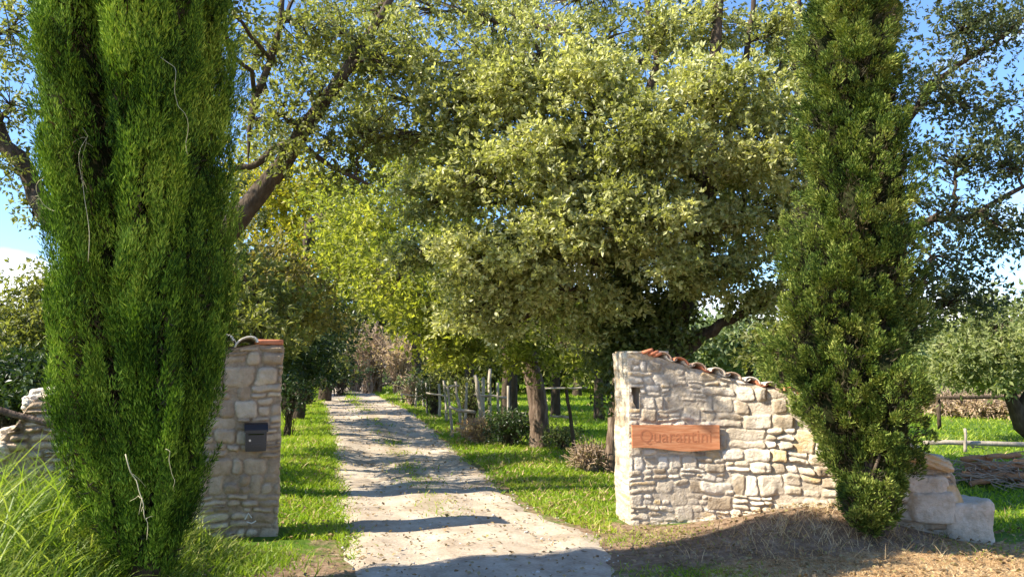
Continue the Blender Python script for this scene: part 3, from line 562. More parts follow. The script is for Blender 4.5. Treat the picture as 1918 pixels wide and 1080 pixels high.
whr = ['seen under the mid tree right of the track', 'behind the slanting trunk at the gate pillar', 'seen just left of the right gate pillar', 'behind the ivy-clad oak trunks', 'beyond the left silvery tree', 'beyond the right silvery tree', 'hidden low behind the right cypress, left one', 'hidden low behind the right cypress, right one', 'just right of the right cypress', 'over the brown bank, left part', 'over the brown bank, under the pale cloud', 'at the right frame edge past the leaning trunk',
       'behind the grey forked trunk', 'behind the leaning white fence stakes', 'above the pinkish bare shrubs on the right side', 'closing the end of the track', 'behind the shady left evergreens', 'behind the brownish olive tree at left', 'behind the evergreen at the left pillar', 'hidden behind the left cypress, right one', 'hidden behind the left cypress, left one', 'behind the dark bush at far left', 'at the left frame edge behind the olive bush',
       'between the rough-barked tree and the slanting trunk', 'close behind the right gate pillar', 'behind the crown of the mid tree, left part', 'behind the crown of the mid tree, right part', 'pale green above the far track']
tone = {'pale_olive': 'pale olive', 'wood': 'olive-green', 'oak_left': 'yellowish olive', 'silver': 'silvery green', 'lime': 'yellow-green'}
for k, (a, b_, Y, rx, ry, mt_) in enumerate(spots):
    small('tree', f'{tone[mt_]} tree {whr[k]}', a, b_, Y, rx*1.15, ry*1.1, mt_, 100+k, 80, GRP)

# shrubs
def shrub(name, lab, px, py, Y, rx, ry, mt_, sd, n=40, size=.07, bare=False, spread=.12, cat='bush'):
    x = (px-959)*Y/F; g = np.random.default_rng(sd); s = Y/F; z = W(px, py, Y)[2]
    root = empty(name, gp(x, Y), lab, cat); mb = MB()
    cl = clusters_of([((x, Y, max(z, .1)), (rx*s, rx*s, ry*s), n)], g)[0]
    cl[:, 2] = np.maximum(cl[:, 2], .05)
    for q in cl:
        b0 = np.array([x, Y, float(H(x, Y))])+g.normal(0, rx*s*.15, 3)*[1, 1, 0]
        p = curve(b0, q, g, 6, .4, .06)
        mb.tube(p, np.linspace(.012 if not bare else .0006*Y+.006, .003+.0003*Y, 6), 3, cap=False)
        if bare:
            for _ in range(5):
                k0 = g.integers(2, 6); e = p[k0]+g.normal(0, rx*s*.3, 3)+[0, 0, rx*s*.2]
                mb.tube(curve(p[k0], e, g, 4, .2, .1), np.linspace(.004+.0004*Y, .002+.0003*Y, 4), 3, cap=False)
    bld(mb, 'stems', M['twig'] if bare else M['bark'], root)
    if mt_: foliage(cl, 6 if not bare else 3, 4, spread, size, .45, M[mt_], root, g, .4, 'leaves')
    return root
shrub('bare_shrub', 'pinkish brown leafless shrub at the far end of the track, left', 698, 650, 44, 44, 42, 'bank', 51, 110, .17, True, .4)
shrub('bare_shrub', 'pinkish brown leafless shrub at the far end of the track, right', 748, 668, 42, 36, 32, 'bank', 52, 90, .16, True, .4)
shrub('bare_shrub', 'pale tan leafless shrub at the far end of the track, nearest the dark left trees', 668, 672, 47, 30, 26, 'bank', 50, 90, .16, True, .4)
shrub('dry_shrub', 'russet dead shrub against the foot of the right gate pillar', 1102, 858, 12.4, 40, 26, 'deadleaf', 53, 90, .045, True, .08)
shrub('bush', 'dark low bush at the foot of the rough-barked verge tree', 958, 796, 16.4, 45, 30, 'darkleaf', 54, 110, .07)
shrub('bush', 'small dark bush right of the rough-barked verge tree', 1052, 816, 15.6, 32, 18, 'ivy', 55, 60, .06)
shrub('dry_shrub', 'pale dry grassy bush beneath the leaning white stake', 892, 806, 17, 34, 20, 'straw', 56, 60, .09, True, .1)
shrub('bush', 'grey-green scrubby bush along the far right edge of the track', 775, 722, 30, 28, 26, 'silver', 57, 40, .12, True, .2)
shrub('bush', 'dark scrub between the fence stakes and the far scrubby bush', 815, 725, 26, 32, 32, 'wood', 58, 60, .12, False, .25)
shrub('bush', 'dark scrub under the grey forked trunk', 880, 740, 22, 36, 30, 'wood', 59, 50, .1, False, .2)
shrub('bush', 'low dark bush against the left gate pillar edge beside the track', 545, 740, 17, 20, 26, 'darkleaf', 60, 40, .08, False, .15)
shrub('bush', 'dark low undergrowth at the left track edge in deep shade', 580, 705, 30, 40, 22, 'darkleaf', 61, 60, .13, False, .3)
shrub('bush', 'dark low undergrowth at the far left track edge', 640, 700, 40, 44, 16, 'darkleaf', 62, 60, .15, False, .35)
for k, (a, b_, Y, rx, ry, mt_, lab) in enumerate([(600, 690, 56, 50, 30, 'wood', 'dark bush at the left of the track end'), (640, 630, 58, 40, 50, 'wood', 'tall bush closing the view at the track end'), (735, 610, 62, 60, 60, 'wood', 'tall bush behind the pinkish shrubs'), (800, 680, 50, 50, 36, 'wood', 'dense bush beyond the scrubby fence end'), (870, 670, 44, 60, 40, 'oak_left', 'dense bush beyond the grey forked trunk'),
    (960, 675, 50, 60, 34, 'wood', 'far hedge bush left of the rough-barked trunk'), (1050, 680, 52, 60, 30, 'oak_left', 'far hedge bush right of the rough-barked trunk'), (1130, 680, 52, 60, 30, 'wood', 'far hedge bush by the right gate pillar'), (30, 720, 12, 80, 50, 'darkleaf', 'dark bush filling the gap under the olive bush at far left'), (-40, 640, 12, 60, 60, 'oak_left', 'tall olive bush at the left frame edge')]):
    shrub('bush', lab, a, b_, Y, rx, ry, mt_, 400+k, 110, .05+.006*Y, False, .03+.012*Y)
for k, (a, Y, lab) in enumerate([(1770, 26, 'brown brushy bank at far side of the meadow by the right cypress'), (1850, 25, 'brown brushy bank under the far bushy tree'), (1930, 24, 'brown brushy bank at the right frame edge')]):
    shrub('brush_bank', lab, a, 762, Y, 60, 14, 'bank', 63+k, 90, .14, True, .25, 'brush')

# ------------------------------------------------------------------ cypresses
def cypress(label, base, prof, lobes, mat, seed, npl, nbl, plen, prad, blade, upw, leanf, trunk_r, outw=.75, asp=.30):
    """prof: list (z, radius, cx, cy)"""
    g = np.random.default_rng(seed); root = empty('cypress_tree', tuple(base), label, 'tree')
    pz = np.array(prof); 
    def at(z, k): return np.interp(z, pz[:, 0], pz[:, k])
    mb = MB(); zz = np.linspace(base[2]-.1, pz[-1, 0]*.9, 9)
    mb.tube(np.stack([np.interp(zz, pz[:, 0], pz[:, 2]), np.interp(zz, pz[:, 0], pz[:, 3]), zz], 1), np.linspace(trunk_r, .02, 9), 9, bump=.12, seed=seed)
    for k in range(7):
        a = g.uniform(0, 6.28); z0 = base[2]+g.uniform(.1, .5); z1 = z0+g.uniform(.5, .9); rr_ = at(z1, 1)*.6
        mb.tube(curve([at(z0, 2), at(z0, 3), z0], [at(z1, 2)+rr_*math.cos(a), at(z1, 3)+rr_*math.sin(a), z1], g, 6, .3, .02), np.linspace(.03, .012, 6), 5)
    bld(mb, 'trunk', M['bark'], root, True)
    # dark solid core added to stop light passing through the crown
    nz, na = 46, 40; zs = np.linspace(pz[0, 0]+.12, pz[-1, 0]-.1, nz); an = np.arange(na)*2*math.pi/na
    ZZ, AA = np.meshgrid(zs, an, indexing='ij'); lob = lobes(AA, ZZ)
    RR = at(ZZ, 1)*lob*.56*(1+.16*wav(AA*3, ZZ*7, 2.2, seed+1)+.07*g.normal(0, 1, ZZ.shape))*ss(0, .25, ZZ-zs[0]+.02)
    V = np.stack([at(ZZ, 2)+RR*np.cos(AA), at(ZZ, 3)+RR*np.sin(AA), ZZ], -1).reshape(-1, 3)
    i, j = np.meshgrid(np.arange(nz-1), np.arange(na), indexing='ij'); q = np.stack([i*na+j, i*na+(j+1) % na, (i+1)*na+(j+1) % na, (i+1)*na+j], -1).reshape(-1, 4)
    m2 = MB(); m2.add(V, q); bld(m2, 'shade_core', M['core'], root, True)
    # plumes
    wz = at(np.linspace(pz[0, 0], pz[-1, 0], 200), 1); cdf = np.cumsum(wz); cdf /= cdf[-1]
    z = np.interp(g.uniform(0, 1, npl), cdf, np.linspace(pz[0, 0], pz[-1, 0], 200)); a = g.uniform(0, 6.283, npl)
    lb = lobes(a, z); rad = at(z, 1)*lb*g.uniform(.66, .94, npl)
    C = np.stack([at(z, 2)+rad*np.cos(a), at(z, 3)+rad*np.sin(a), z], 1)
    O = np.stack([np.cos(a), np.sin(a), 0*a], 1)
    ax = nrm(O*leanf*g.uniform(.3, 1.7, (npl, 1))+np.array([0, 0, upw])+g.normal(0, .14, (npl, 3)))
    PL = plen*g.uniform(.5, 1.4, npl); PR = prad*g.uniform(.7, 1.3, npl)
    PL = np.minimum(PL, (pz[-1, 0]+.25-z))
    t = g.uniform(0, 1, (npl, nbl, 1)); 
    rdv = g.normal(0, 1, (npl, nbl, 3)); rdv = rdv-(rdv*ax[:, None]).sum(-1, keepdims=True)*ax[:, None]
    env = np.sin(np.pi*np.clip(t*.85+.15, 0, 1))**.6*(1-t*.35)
    off = nrm(rdv)*g.uniform(.1, 1, (npl, nbl, 1))**.5
    P = C[:, None]+ax[:, None]*(t-.35)*PL[:, None, None]+off*PR[:, None, None]*env
    P = P-O[:, None]*(t*t)*PL[:, None, None]*leanf*.25
    D = nrm(ax[:, None]*1.1+off*outw+g.normal(0, .28, (npl, nbl, 3)))
    P = P.reshape(-1, 3); D = D.reshape(-1, 3); Nn = nrm(off.reshape(-1, 3)*.55+np.repeat(O, nbl, 0)*.9+g.normal(0, .38, D.shape))
    keep = P[:, 2] > base[2]+.04; P, D, Nn = P[keep], D[keep], Nn[keep]
    # dead brown sprays deep inside
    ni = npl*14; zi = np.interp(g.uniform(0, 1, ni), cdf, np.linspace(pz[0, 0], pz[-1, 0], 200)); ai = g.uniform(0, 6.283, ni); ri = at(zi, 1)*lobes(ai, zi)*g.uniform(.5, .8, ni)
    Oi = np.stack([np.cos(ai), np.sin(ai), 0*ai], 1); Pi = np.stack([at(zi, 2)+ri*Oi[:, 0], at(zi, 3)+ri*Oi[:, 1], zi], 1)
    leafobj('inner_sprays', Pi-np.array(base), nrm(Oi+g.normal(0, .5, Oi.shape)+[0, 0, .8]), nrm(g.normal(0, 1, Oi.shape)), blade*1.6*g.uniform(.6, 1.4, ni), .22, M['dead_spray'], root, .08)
    leafobj('crown', P-np.array(base), D, Nn, blade*g.uniform(.5, 1.35, len(P)), asp, mat, root, .08)
    return root
def prof_from(rows, Yc, top):
    o = []
    for py, a, b_ in rows:
        c = W((a+b_)/2, py, Yc); o.append((c[2], (b_-a)/2*Yc/F*1.03, c[0], Yc))
    o.sort(); o += top; return o
YL = 5.6
pl = prof_from([(1045, 215, 335), (1000, 175, 360), (950, 155, 378), (900, 138, 392), (850, 120, 402), (750, 94, 420), (600, 84, 434), (400, 72, 452), (200, 36, 464), (0, 4, 482)], YL, [])
zt = pl[-1]
pl += [(4.5, .60, zt[2], YL), (4.75, .40, zt[2], YL), (4.95, .16, zt[2], YL), (5.1, .02, zt[2], YL)]
def tress(seed, n, z0, z1, wa, wz, amp, base_=.80):
    g = np.random.default_rng(seed); ak = g.uniform(0, 6.283, n); zk = g.uniform(z0, z1, n); wk = wa*g.uniform(.6, 1.3, n); lk = wz*g.uniform(.6, 1.4, n); am = g.uniform(.4, 1, n)
    def f(a, z):
        a = np.asarray(a, float); z = np.asarray(z, float); o = np.zeros(np.broadcast(a, z).shape)
        for k in range(n):
            da = (a-ak[k]+math.pi) % (2*math.pi)-math.pi; dz = z-zk[k]
            o = np.maximum(o, am[k]*np.exp(-(da/wk[k])**2-(np.abs(dz)/lk[k])**2.5))
        return base_+amp*o
    return f
_lb = tress(5, 44, .3, 5.2, .17, .85, .46, .70)
def lobL(a, z):
    da = (np.asarray(a)+1.64+.10*np.sin(np.asarray(z)*1.7)+math.pi) % (2*math.pi)-math.pi
    return _lb(a, z)*(1-.42*np.exp(-(da/.13)**2)*ss(1.3, 2.2, z))
cyl = cypress('tall dense green cypress with sunlit left side in the left foreground', gp(-2.6, YL), pl, lobL, M['cyp'], 201, 2600, 250, .40, .045, .036, 1.0, .22, .11, .42, .20)
YR = 7.25
pr = prof_from([(975, 1600, 1670), (930, 1568, 1692), (880, 1538, 1708), (820, 1498, 1724), (740, 1446, 1742), (640, 1432, 1754), (560, 1432, 1750), (450, 1458, 1730), (300, 1480, 1712), (150, 1492, 1698), (0, 1502, 1688)], YR, [])
zt = pr[-1]; pr += [(5.6, .24, zt[2], YR), (6.2, .12, zt[2], YR), (6.6, .02, zt[2], YR)]
lobR = tress(6, 120, .2, 6.2, .28, .24, .72, .60)
cyr = cypress('ragged yellowish green cypress growing in front of the right stone wall', gp(3.35, YR), pr, lobR, M['cyp2'], 202, 1900, 150, .17, .058, .036, .75, .75, .10)
# young cypress shoot at its foot
c0 = G(1640, 1000, .08)
prs = prof_from([(995, 1618, 1650), (970, 1572, 1684), (940, 1556, 1694), (910, 1578, 1684), (885, 1610, 1668)], 7.0, [])
cypress('small pale cypress shoot sprouting at the foot of the right cypress', gp(c0[0], 7.0), prs, lobR, M['cyp2'], 203, 130, 110, .14, .045, .042, .7, .7, .02)

# ------------------------------------------------------------------ stone walls
n1 = 5
def cube_grid(n):
    idx = {}; V = []; Q = []
    for ax in range(3):
        for sg in (-1, 1):
            for i_ in range(n):
                for j_ in range(n):
                    f = []
                    for (u, v) in ((i_, j_), (i_+1, j_), (i_+1, j_+1), (i_, j_+1)):
                        p = [0, 0, 0]; p[ax] = sg*n; p[(ax+1) % 3] = 2*u-n; p[(ax+2) % 3] = 2*v-n; p = tuple(p)
                        if p not in idx: idx[p] = len(V); V.append(p)
                        f.append(idx[p])
                    Q.append(f if sg > 0 else f[::-1])
    return np.array(V, float)/n, np.array(Q)
CV, CQ = cube_grid(n1)
class Wall:
    def __init__(s, p0, d, sign, T, skew=None):
        s.p0 = np.array(p0); s.d = np.array(d)/np.linalg.norm(d); s.T = T
        s.n = np.array([s.d[1], -s.d[0]])*sign if skew is None else np.array(skew)
        s.mb = MB(); s.tab = None
    def bend(s, us, ang):
        t = np.linspace(-.6, 5, 600); a = np.radians(np.interp(t, us, ang)); dx = np.cos(a)*(t[1]-t[0]); dy = np.sin(a)*(t[1]-t[0])
        x = np.cumsum(dx); y = np.cumsum(dy); s.tab = (t, x-np.interp(0, t, x), y-np.interp(0, t, y))
    def map(s, L):
        u, o, z = L[..., 0], L[..., 1], L[..., 2]
        if s.tab is None: xy = s.p0+u[..., None]*s.d+o[..., None]*s.n
        else: xy = s.p0+np.stack([np.interp(u, s.tab[0], s.tab[1]), np.interp(u, s.tab[0], s.tab[2])], -1)+o[..., None]*s.n
        return np.concatenate([xy, z[..., None]], -1)
    def stone(s, c, h, g, e=7, rough=1.0):
        p = CV.copy(); q = p/((np.abs(p)**e).sum(1)**(1/e))[:, None]
        q[:, 2] += g.uniform(-.12, .12)*q[:, 0]*rough; q[:, 0] *= 1+g.uniform(-.10, .10)*q[:, 2]
        q[:, 2] *= 1+g.uniform(-.16, .16)*q[:, 0]*rough
        f = g.normal(0, 2.2, (4, 3)); ph = g.uniform(0, 6.28, 4); no = np.sin(q@f.T+ph).sum(1)/4
        q = q*(1+.10*rough*no)[:, None]; q[:, 1] += .20*rough*np.sin(q@g.normal(0, 2.5, 3)+g.uniform(0, 6))*h[1]/.05*.5
        s.mb.add(s.map(q*np.array(h)+np.array(c)), CQ)
def fill(w, g, us, ue, top, bot, face, depth=.09, bandh=(.13, .22), wide=(.14, .38), thinp=.5, proud=(0, .018), skip=None, e=7, rough=1.0, gap=.008):
    """face(u,out)->(cu, co, axis) placement of stone centre"""
    z = min(bot(us), bot(ue), bot((us+ue)/2))-.06
    while z < max(top(us), top(ue), top((us+ue)/2)):
        bh = g.uniform(*bandh); u = us+g.uniform(-.0, .03)
        while u < ue-.03:
            wd = g.uniform(*wide)
            if u+wd > ue-.08: wd = ue-u
            rows_ = [(z, z+bh)] if g.random() > thinp else None
            if rows_ is None:
                k = 2 if g.random() < .6 else 3; cuts = np.sort(g.uniform(.25, .75, k-1))
                if k == 3: cuts = np.array([.33, .67])+g.uniform(-.07, .07, 2)
                ed = np.concatenate([[0], cuts, [1]]); rows_ = [(z+ed[m_]*bh, z+ed[m_+1]*bh) for m_ in range(k)]
            for (a, b_) in rows_:
                parts = [(u, u+wd)]
                if wd > .2 and (b_-a) < .09 and g.random() < .45:
                    c_ = u+wd*g.uniform(.35, .65); parts = [(u, c_), (c_, u+wd)]
                for (ua, ub) in parts:
                    um = (ua+ub)/2; tt = top(um); b2 = min(b_, tt)
                    if b2-a < .025 or b_ < bot(um)-.05: continue
                    if skip and skip(ua, ub, a, b2): continue
                    pr_ = g.uniform(*proud)
                    face(w, um, (a+b2)/2, (ub-ua)/2-gap/2, (b2-a)/2-gap/2, depth, pr_, g, e, rough)
            u += wd
        z += bh
def rects(g, us, ue, top, bot, bandh, wide, thinp, relief):
    """irregular rubble layout: list of (u0, u1, z0, z1, height, tone)"""
    out = []; z = min(bot(us), bot(ue), bot((us+ue)/2))-.1
    while z < max(top(x_) for x_ in np.linspace(us, ue, 9)):
        bh = g.uniform(*bandh); u = us+g.uniform(-.12, .0)
        while u < ue:
            wd = g.uniform(*wide)
            if g.random() < thinp:
                k = 2 if g.random() < .6 else 3; ed = np.linspace(0, 1, k+1); ed[1:-1] += g.uniform(-.12, .12, k-1)
                rw = [(z+ed[m_]*bh, z+ed[m_+1]*bh) for m_ in range(k)]
            else: rw = [(z-g.uniform(0, .02), z+bh+g.uniform(-.02, .01))]
            for (a_, b_) in rw:
                ps = [(u, u+wd)]
                if wd > .2 and g.random() < .5: c_ = u+wd*g.uniform(.35, .65); ps = [(u, c_), (c_, u+wd)]
                for (ua, ub) in ps:
                    if g.random() < .06: continue
                    out.append((ua, ub, a_, b_, relief((ua+ub)/2)*g.uniform(.35, 1.25), g.uniform(0, 1)))
            u += wd
        z += bh
    return out
def surface(w, mb, att, us, ue, top, mapf, rc, seed, res=.009, hole=None, gap=.006, zb=-.15, flip=False, rnd=.035, end=False):
    g = np.random.default_rng(seed); nu = int((ue-us)/res); u = np.linspace(us, ue, nu); tp_ = np.array([top(x_) for x_ in u]); tp_ = tp_+.008*wav(u, u*0, 30, seed)
    nz = int((tp_.max()-zb)/res); v = np.linspace(0, 1, nz)
    U = np.repeat(u[:, None], nz, 1); Z = zb+(tp_-zb)[:, None]*v[None]
    wu = U+.040*wav(U, Z, 9, seed+1)+.014*wav(U, Z, 33, seed+2); wz = Z+.034*wav(U, Z, 8, seed+3)+.012*wav(U, Z, 30, seed+4)
    h = .002*wav(U, Z, 60, seed+5)+.005*wav(U, Z, 22, seed+6); tone = np.full(U.shape, .5); mask = np.zeros(U.shape)
    for (a, b_, c_, d_, pr_, tn) in rc:
        i0, i1 = np.searchsorted(u, [a-.06, b_+.06])
        if i1-i0 < 2: continue
        su, sz = wu[i0:i1], wz[i0:i1]
        du = np.minimum(su-a, b_-su)-gap; dz = np.minimum(sz-c_, d_-sz)-gap; r0 = min(rnd, .42*min(b_-a, d_-c_))
        qx = np.maximum(r0-du, 0); qz = np.maximum(r0-dz, 0); d = r0-np.hypot(qx, qz); d = np.where((du < 0) | (dz < 0), -1, d)
        t = np.clip(d/max(r0*.8, .008), 0, 1); p = np.sqrt(np.clip(1-(1-t)**2, 0, 1))
        tx, tz = g.uniform(-.5, .5, 2); rel = pr_*p*(1+tx*(su-(a+b_)/2)/(b_-a)*2+tz*(sz-(c_+d_)/2)/(d_-c_)*1.5)+pr_*.35*p*wav(su, sz, 26, int(tn*1e6))+pr_*.14*p*wav(su, sz, 80, int(tn*1e6)+1)
        hh = h[i0:i1]; use = (d > 0) & (rel > hh-.01)
        h[i0:i1] = np.where(use, np.maximum(rel, hh*.3), hh); tone[i0:i1] = np.where(use, tn, tone[i0:i1]); mask[i0:i1] = np.where(use, np.clip(d/.008, 0, 1), mask[i0:i1])
    smear = ss(.2, .4, wav(U, Z, 5, seed+9))*(1.2 if seed < 600 else .7); mask = mask*(1-.7*smear); h = h*(1-.35*smear)
    e = ss(0, .022, U-us)*ss(0, .022, ue-U)*ss(0, .03, tp_[:, None]-Z); h = h*e
    jz = .013*wav(Z, Z*0, 20, 77)+.006*wav(Z, Z*0, 55, 78)
    if not end: U = U+jz*(1-ss(0, .12, U-us))
    else: h = h-jz
    V = mapf(U.ravel(), h.ravel(), Z.ravel())
    i, j = np.meshgrid(np.arange(nu-1), np.arange(nz-1), indexing='ij'); q = np.stack([i*nz+j, (i+1)*nz+j, (i+1)*nz+j+1, i*nz+j+1], -1).reshape(-1, 4)
    if hole is not None:
        cu_ = ((U[:-1, :-1]+U[1:, 1:])/2).ravel(); cz_ = ((Z[:-1, :-1]+Z[1:, 1:])/2).ravel(); q = q[~hole(cu_, cz_)]
    if flip: q = q[:, ::-1]
    mb.add(V, q); att.append(np.stack([tone.ravel(), mask.ravel(), 0*tone.ravel(), 1+0*tone.ravel()], 1))
    return u, tp_
def topcap(w, mb, att, u, tf, tb, seed):
    n = 9; s_ = np.linspace(0, 1, n); U = np.repeat(u[:, None], n, 1); Z = tf[:, None]*(1-s_)+tb[:, None]*s_; O = -w.T*np.repeat(s_[None], len(u), 0)
    Z = Z+.02*np.sin(np.pi*s_)[None]*(1+wav(U, O, 12, seed))
    V = w.map(np.stack([U, O, Z], -1).reshape(-1, 3)); nu = len(u); i, j = np.meshgrid(np.arange(nu-1), np.arange(n-1), indexing='ij')
    mb.add(V, np.stack([i*n+j, (i+1)*n+j, (i+1)*n+j+1, i*n+j+1], -1).reshape(-1, 4)); att.append(np.tile([.5, .3, 0, 1], (len(V), 1)))
def finish(mb, att, name, mat, root):
    o = bld(mb, name, mat, root, True); a = np.concatenate(att).astype(np.float32)
    if len(a) < len(o.data.vertices): a = np.vstack([a, np.tile([.5, 0, 0, 1], (len(o.data.vertices)-len(a), 1)).astype(np.float32)])
    ca = o.data.color_attributes.new('cell', 'FLOAT_COLOR', 'POINT'); ca.data.foreach_set('color', a.ravel()); return o
BV, BQ = cube_grid(20)
def block(w, mb, att, c, h, g, e=9, amp=.07, tone=None, tilt=0.):
    p = BV; q = p/((np.abs(p)**e).sum(1)**(1/e))[:, None]
    q = q.copy(); q[:, 2] += g.uniform(-.15, .15)*q[:, 0]; q[:, 0] *= 1+g.uniform(-.14, .14)*q[:, 2]; q[:, 2] *= 1+g.uniform(-.2, .2)*q[:, 0]
    d = 0
    for f_, a_ in ((2, 1), (4.5, .6), (9, .4), (19, .3), (38, .18)):
        f = g.normal(0, f_, (3, 3)); ph = g.uniform(0, 6.28, 3); d = d+a_*np.sin(q@f.T+ph).sum(1)/3
    q = q*(1+amp*d)[:, None]*np.array(h); q[:, 2] += tilt*q[:, 0]
    mb.add(w.map(q+np.array(c)), BQ); tn = g.uniform(.2, .9) if tone is None else tone; att.append(np.tile([tn, 1, 0, 1], (len(q), 1)))
def mfront(w): return lambda u, o_, z: w.map(np.stack([u, o_, z], -1))
def mback(w): return lambda u, o_, z: w.map(np.stack([u, -w.T-o_, z], -1))
def mend(w, U=None): return lambda t, o_, z: w.map(np.stack([(-o_ if U is None else U+o_), -t, z], -1))
def core(w, U, top, inset=.02, hole=None):
    nu = 60; us = np.linspace(inset, U-inset, nu); V = []; nz = 12
    for o_ in (-inset, -w.T+inset):
        for u in us:
            tt = top(u)-.012
            for k in range(nz+1): V.append((u, o_, -.3+(tt+.3)*k/nz))
    V = np.array(V); m = nz+1; Q = []
    for f in range(2):
        for a in range(nu-1):
            for k in range(nz):
                b0 = f*nu*m+a*m+k; q = [b0, b0+m, b0+m+1, b0+1]; Q.append(q if f == 0 else q[::-1])
    for a in range(nu-1):
        x = a*m+nz; y_ = nu*m+a*m+nz; Q.append([x, x+m, y_+m, y_]); x = a*m; y_ = nu*m+a*m; Q.append([x+m, x, y_, y_+m])
    for a, fl in ((0, 0), (nu-1, 1)):
        for k in range(nz):
            x = a*m+k; y_ = nu*m+a*m+k; q = [x, x+1, y_+1, y_]; Q.append(q if not fl else q[::-1])
    me = MB(); me.add(w.map(V), Q); return me
# right wall
RW = Wall(G(1152, 982)[:2]+.154*np.array([.9645, -.264]), (.9645, -.264), 1, .45, (.20, -.98))
RW.bend([0, .75, 1.2, 5], [1.5, -1.5, -21, -21])
ru = [0, .3, .42, .93, 1.6, 2.0, 2.45, 2.70, 2.95, 3.10, 3.16, 3.22, 3.40]; rz = [1.735, 1.735, 1.70, 1.545, 1.37, 1.25, 1.02, .88, .80, .66, .62, .36, .30]
ru = [x_-.154 if x_ > 0 else 0 for x_ in ru]
def rtop(u): return float(np.interp(u, ru, rz))
def rbot(u):
    p = RW.map(np.array([u, 0.05, 0.])); return float(H(p[0], p[1]))
rootR = empty('stone_wall', (float(RW.p0[0]), float(RW.p0[1]), 0), 'rubble stone gate wall on the right with tiled sloping top, stepping down to the right', 'wall')
g = np.random.default_rng(5); mb = MB(); att = []
def inslot(u, z):
    zt_, zb_ = 1.385, 1.165; t = (zt_-z)/(zt_-zb_); l_ = .022+.045*np.clip(t, 0, 1)+.008*np.sin(z*60); r_2 = .115-.006*t
    return (z < zt_) & (z > zb_) & (u > l_) & (u < r_2)
rel = lambda u: .016+.034*ss(.45, 1.45, u)
rc = rects(g, 0, .8, rtop, rbot, (.09, .16), (.10, .30), .75, rel)+rects(g, .8, 3.25, rtop, rbot, (.10, .25), (.12, .46), .55, rel)
uu, tf = surface(RW, mb, att, 0, 3.23, rtop, mfront(RW), rc, 500, hole=inslot, rnd=.032)
rc = rects(g, 0, 3.4, rtop, rbot, (.15, .26), (.18, .50), .42, lambda u: .02)
_, tb = surface(RW, mb, att, 0, 3.23, rtop, mback(RW), rc, 520, res=.0185, flip=True)
tb = np.interp(uu, _, tb); topcap(RW, mb, att, uu, tf, tb, 530)
rc = rects(g, 0, .45, lambda u: 1.735, lambda u: 0, (.09, .15), (.14, .3), .7, lambda u: .006)
surface(RW, mb, att, 0, .45, lambda u: 1.735, mend(RW), rc, 540, flip=True, end=True)
rc = rects(g, 0, .42, lambda u: .3, lambda u: 0, (.14, .3), (.3, .4), .1, lambda u: .03)
surface(RW, mb, att, 0, .45, lambda u: rtop(3.23), mend(RW, 3.23), rc, 550)
# recess behind the slot
rv = np.array([(u_, o_, z_) for o_ in (.004, -.2) for (u_, z_) in ((.017, 1.39), (.119, 1.39), (.113, 1.16), (.057, 1.16))])
mb.add(RW.map(rv), [[0, 4, 5, 1], [1, 5, 6, 2], [2, 6, 7, 3], [3, 7, 4, 0], [4, 7, 6, 5]]); att.append(np.tile([.2, 1, 0, 1], (8, 1)))
for k in range(8): 
    u = 1.87+k*.14; block(RW, mb, att, (u, -.2+g.uniform(-.03, .03), rtop(u)-.03), (.09*g.uniform(.8, 1.3), .22, .06), g, 5, .10)
block(RW, mb, att, (3.09, -.14, .17), (.185, .25, .20), g, 9, .05, .42)
block(RW, mb, att, (2.78, -.02, .30), (.17, .14, .14), g, 9, .05, .4)
block(RW, mb, att, (2.73, -.08, .50), (.20, .17, .09), g, 9, .05, .5)
block(RW, mb, att, (2.75, -.12, .74), (.22, .24, .065), g, 7, .07, .95, -.30)
block(RW, mb, att, (2.57, -.14, .86), (.10, .2, .05), g, 5, .12, .6, .2)
for k in range(3): block(RW, mb, att, (.075+.14*k, -.22, 1.735), (.075, .225, .018), g, 8, .04)
finish(mb, att, 'masonry', M['wall_r'], rootR)
# curved roof tiles laid across the wall top
def tile(wl, u, z, slope, root, convex=True, r=.088, L=.52, tilt=.06, thick=.014, yaw=0, mat='tile', off=.05):
    na, nl = 9, 5; V = []
    for sh in (0, 1):
        for k in range(nl):
            t = k/(nl-1); o_ = off-t*L; rr2 = (r*(1-.16*t))-sh*thick
            for i_ in range(na):
                a_ = math.pi*(i_/(na-1)); x = rr2*math.cos(a_); y_ = rr2*math.sin(a_)*.72
                if not convex: y_ = -y_+(-.0 if sh == 0 else -.0)
                V.append((u+x+yaw*(t-.5), o_, z+y_-abs(t)*tilt*.4+slope*x))
    V = np.array(V); m = na*nl; Q = []
    for k in range(nl-1):
        for i_ in range(na-1):
            a_ = k*na+i_; q = [a_, a_+1, a_+na+1, a_+na]; Q.append(q); Q.append([m+x_ for x_ in q[::-1]])
    for i_ in range(na-1):
        Q.append([i_, m+i_, m+i_+1, i_+1]); a_ = (nl-1)*na+i_; Q.append([a_, a_+1, m+a_+1, m+a_])
    for k in range(nl-1):
        for e_ in (0, na-1):
            a_ = k*na+e_; Q.append([a_, a_+na, m+a_+na, m+a_])
    b_ = MB(); b_.add(wl.map(V), Q); return bld(b_, 'roof_tile', M[mat], root, True)
tv = [M['tile']]
for k, cs in enumerate([[(.50, .16, .08), (.62, .26, .14)], [(.50, .38, .28), (.62, .54, .44)], [(.34, .22, .15), (.48, .34, .25)], [(.56, .48, .38), (.66, .60, .50)]]):
    M[f'tile{k}'] = solid('terracotta_%d' % k, [cs[0], cs[1]], 14, .85, .4, 60, spec=.2, bdist=.004)
seq = [2, 0, 2, 1, 2, 3, 1, 0, 3, 1, 0, 2, 1]
k = 0; u = .35
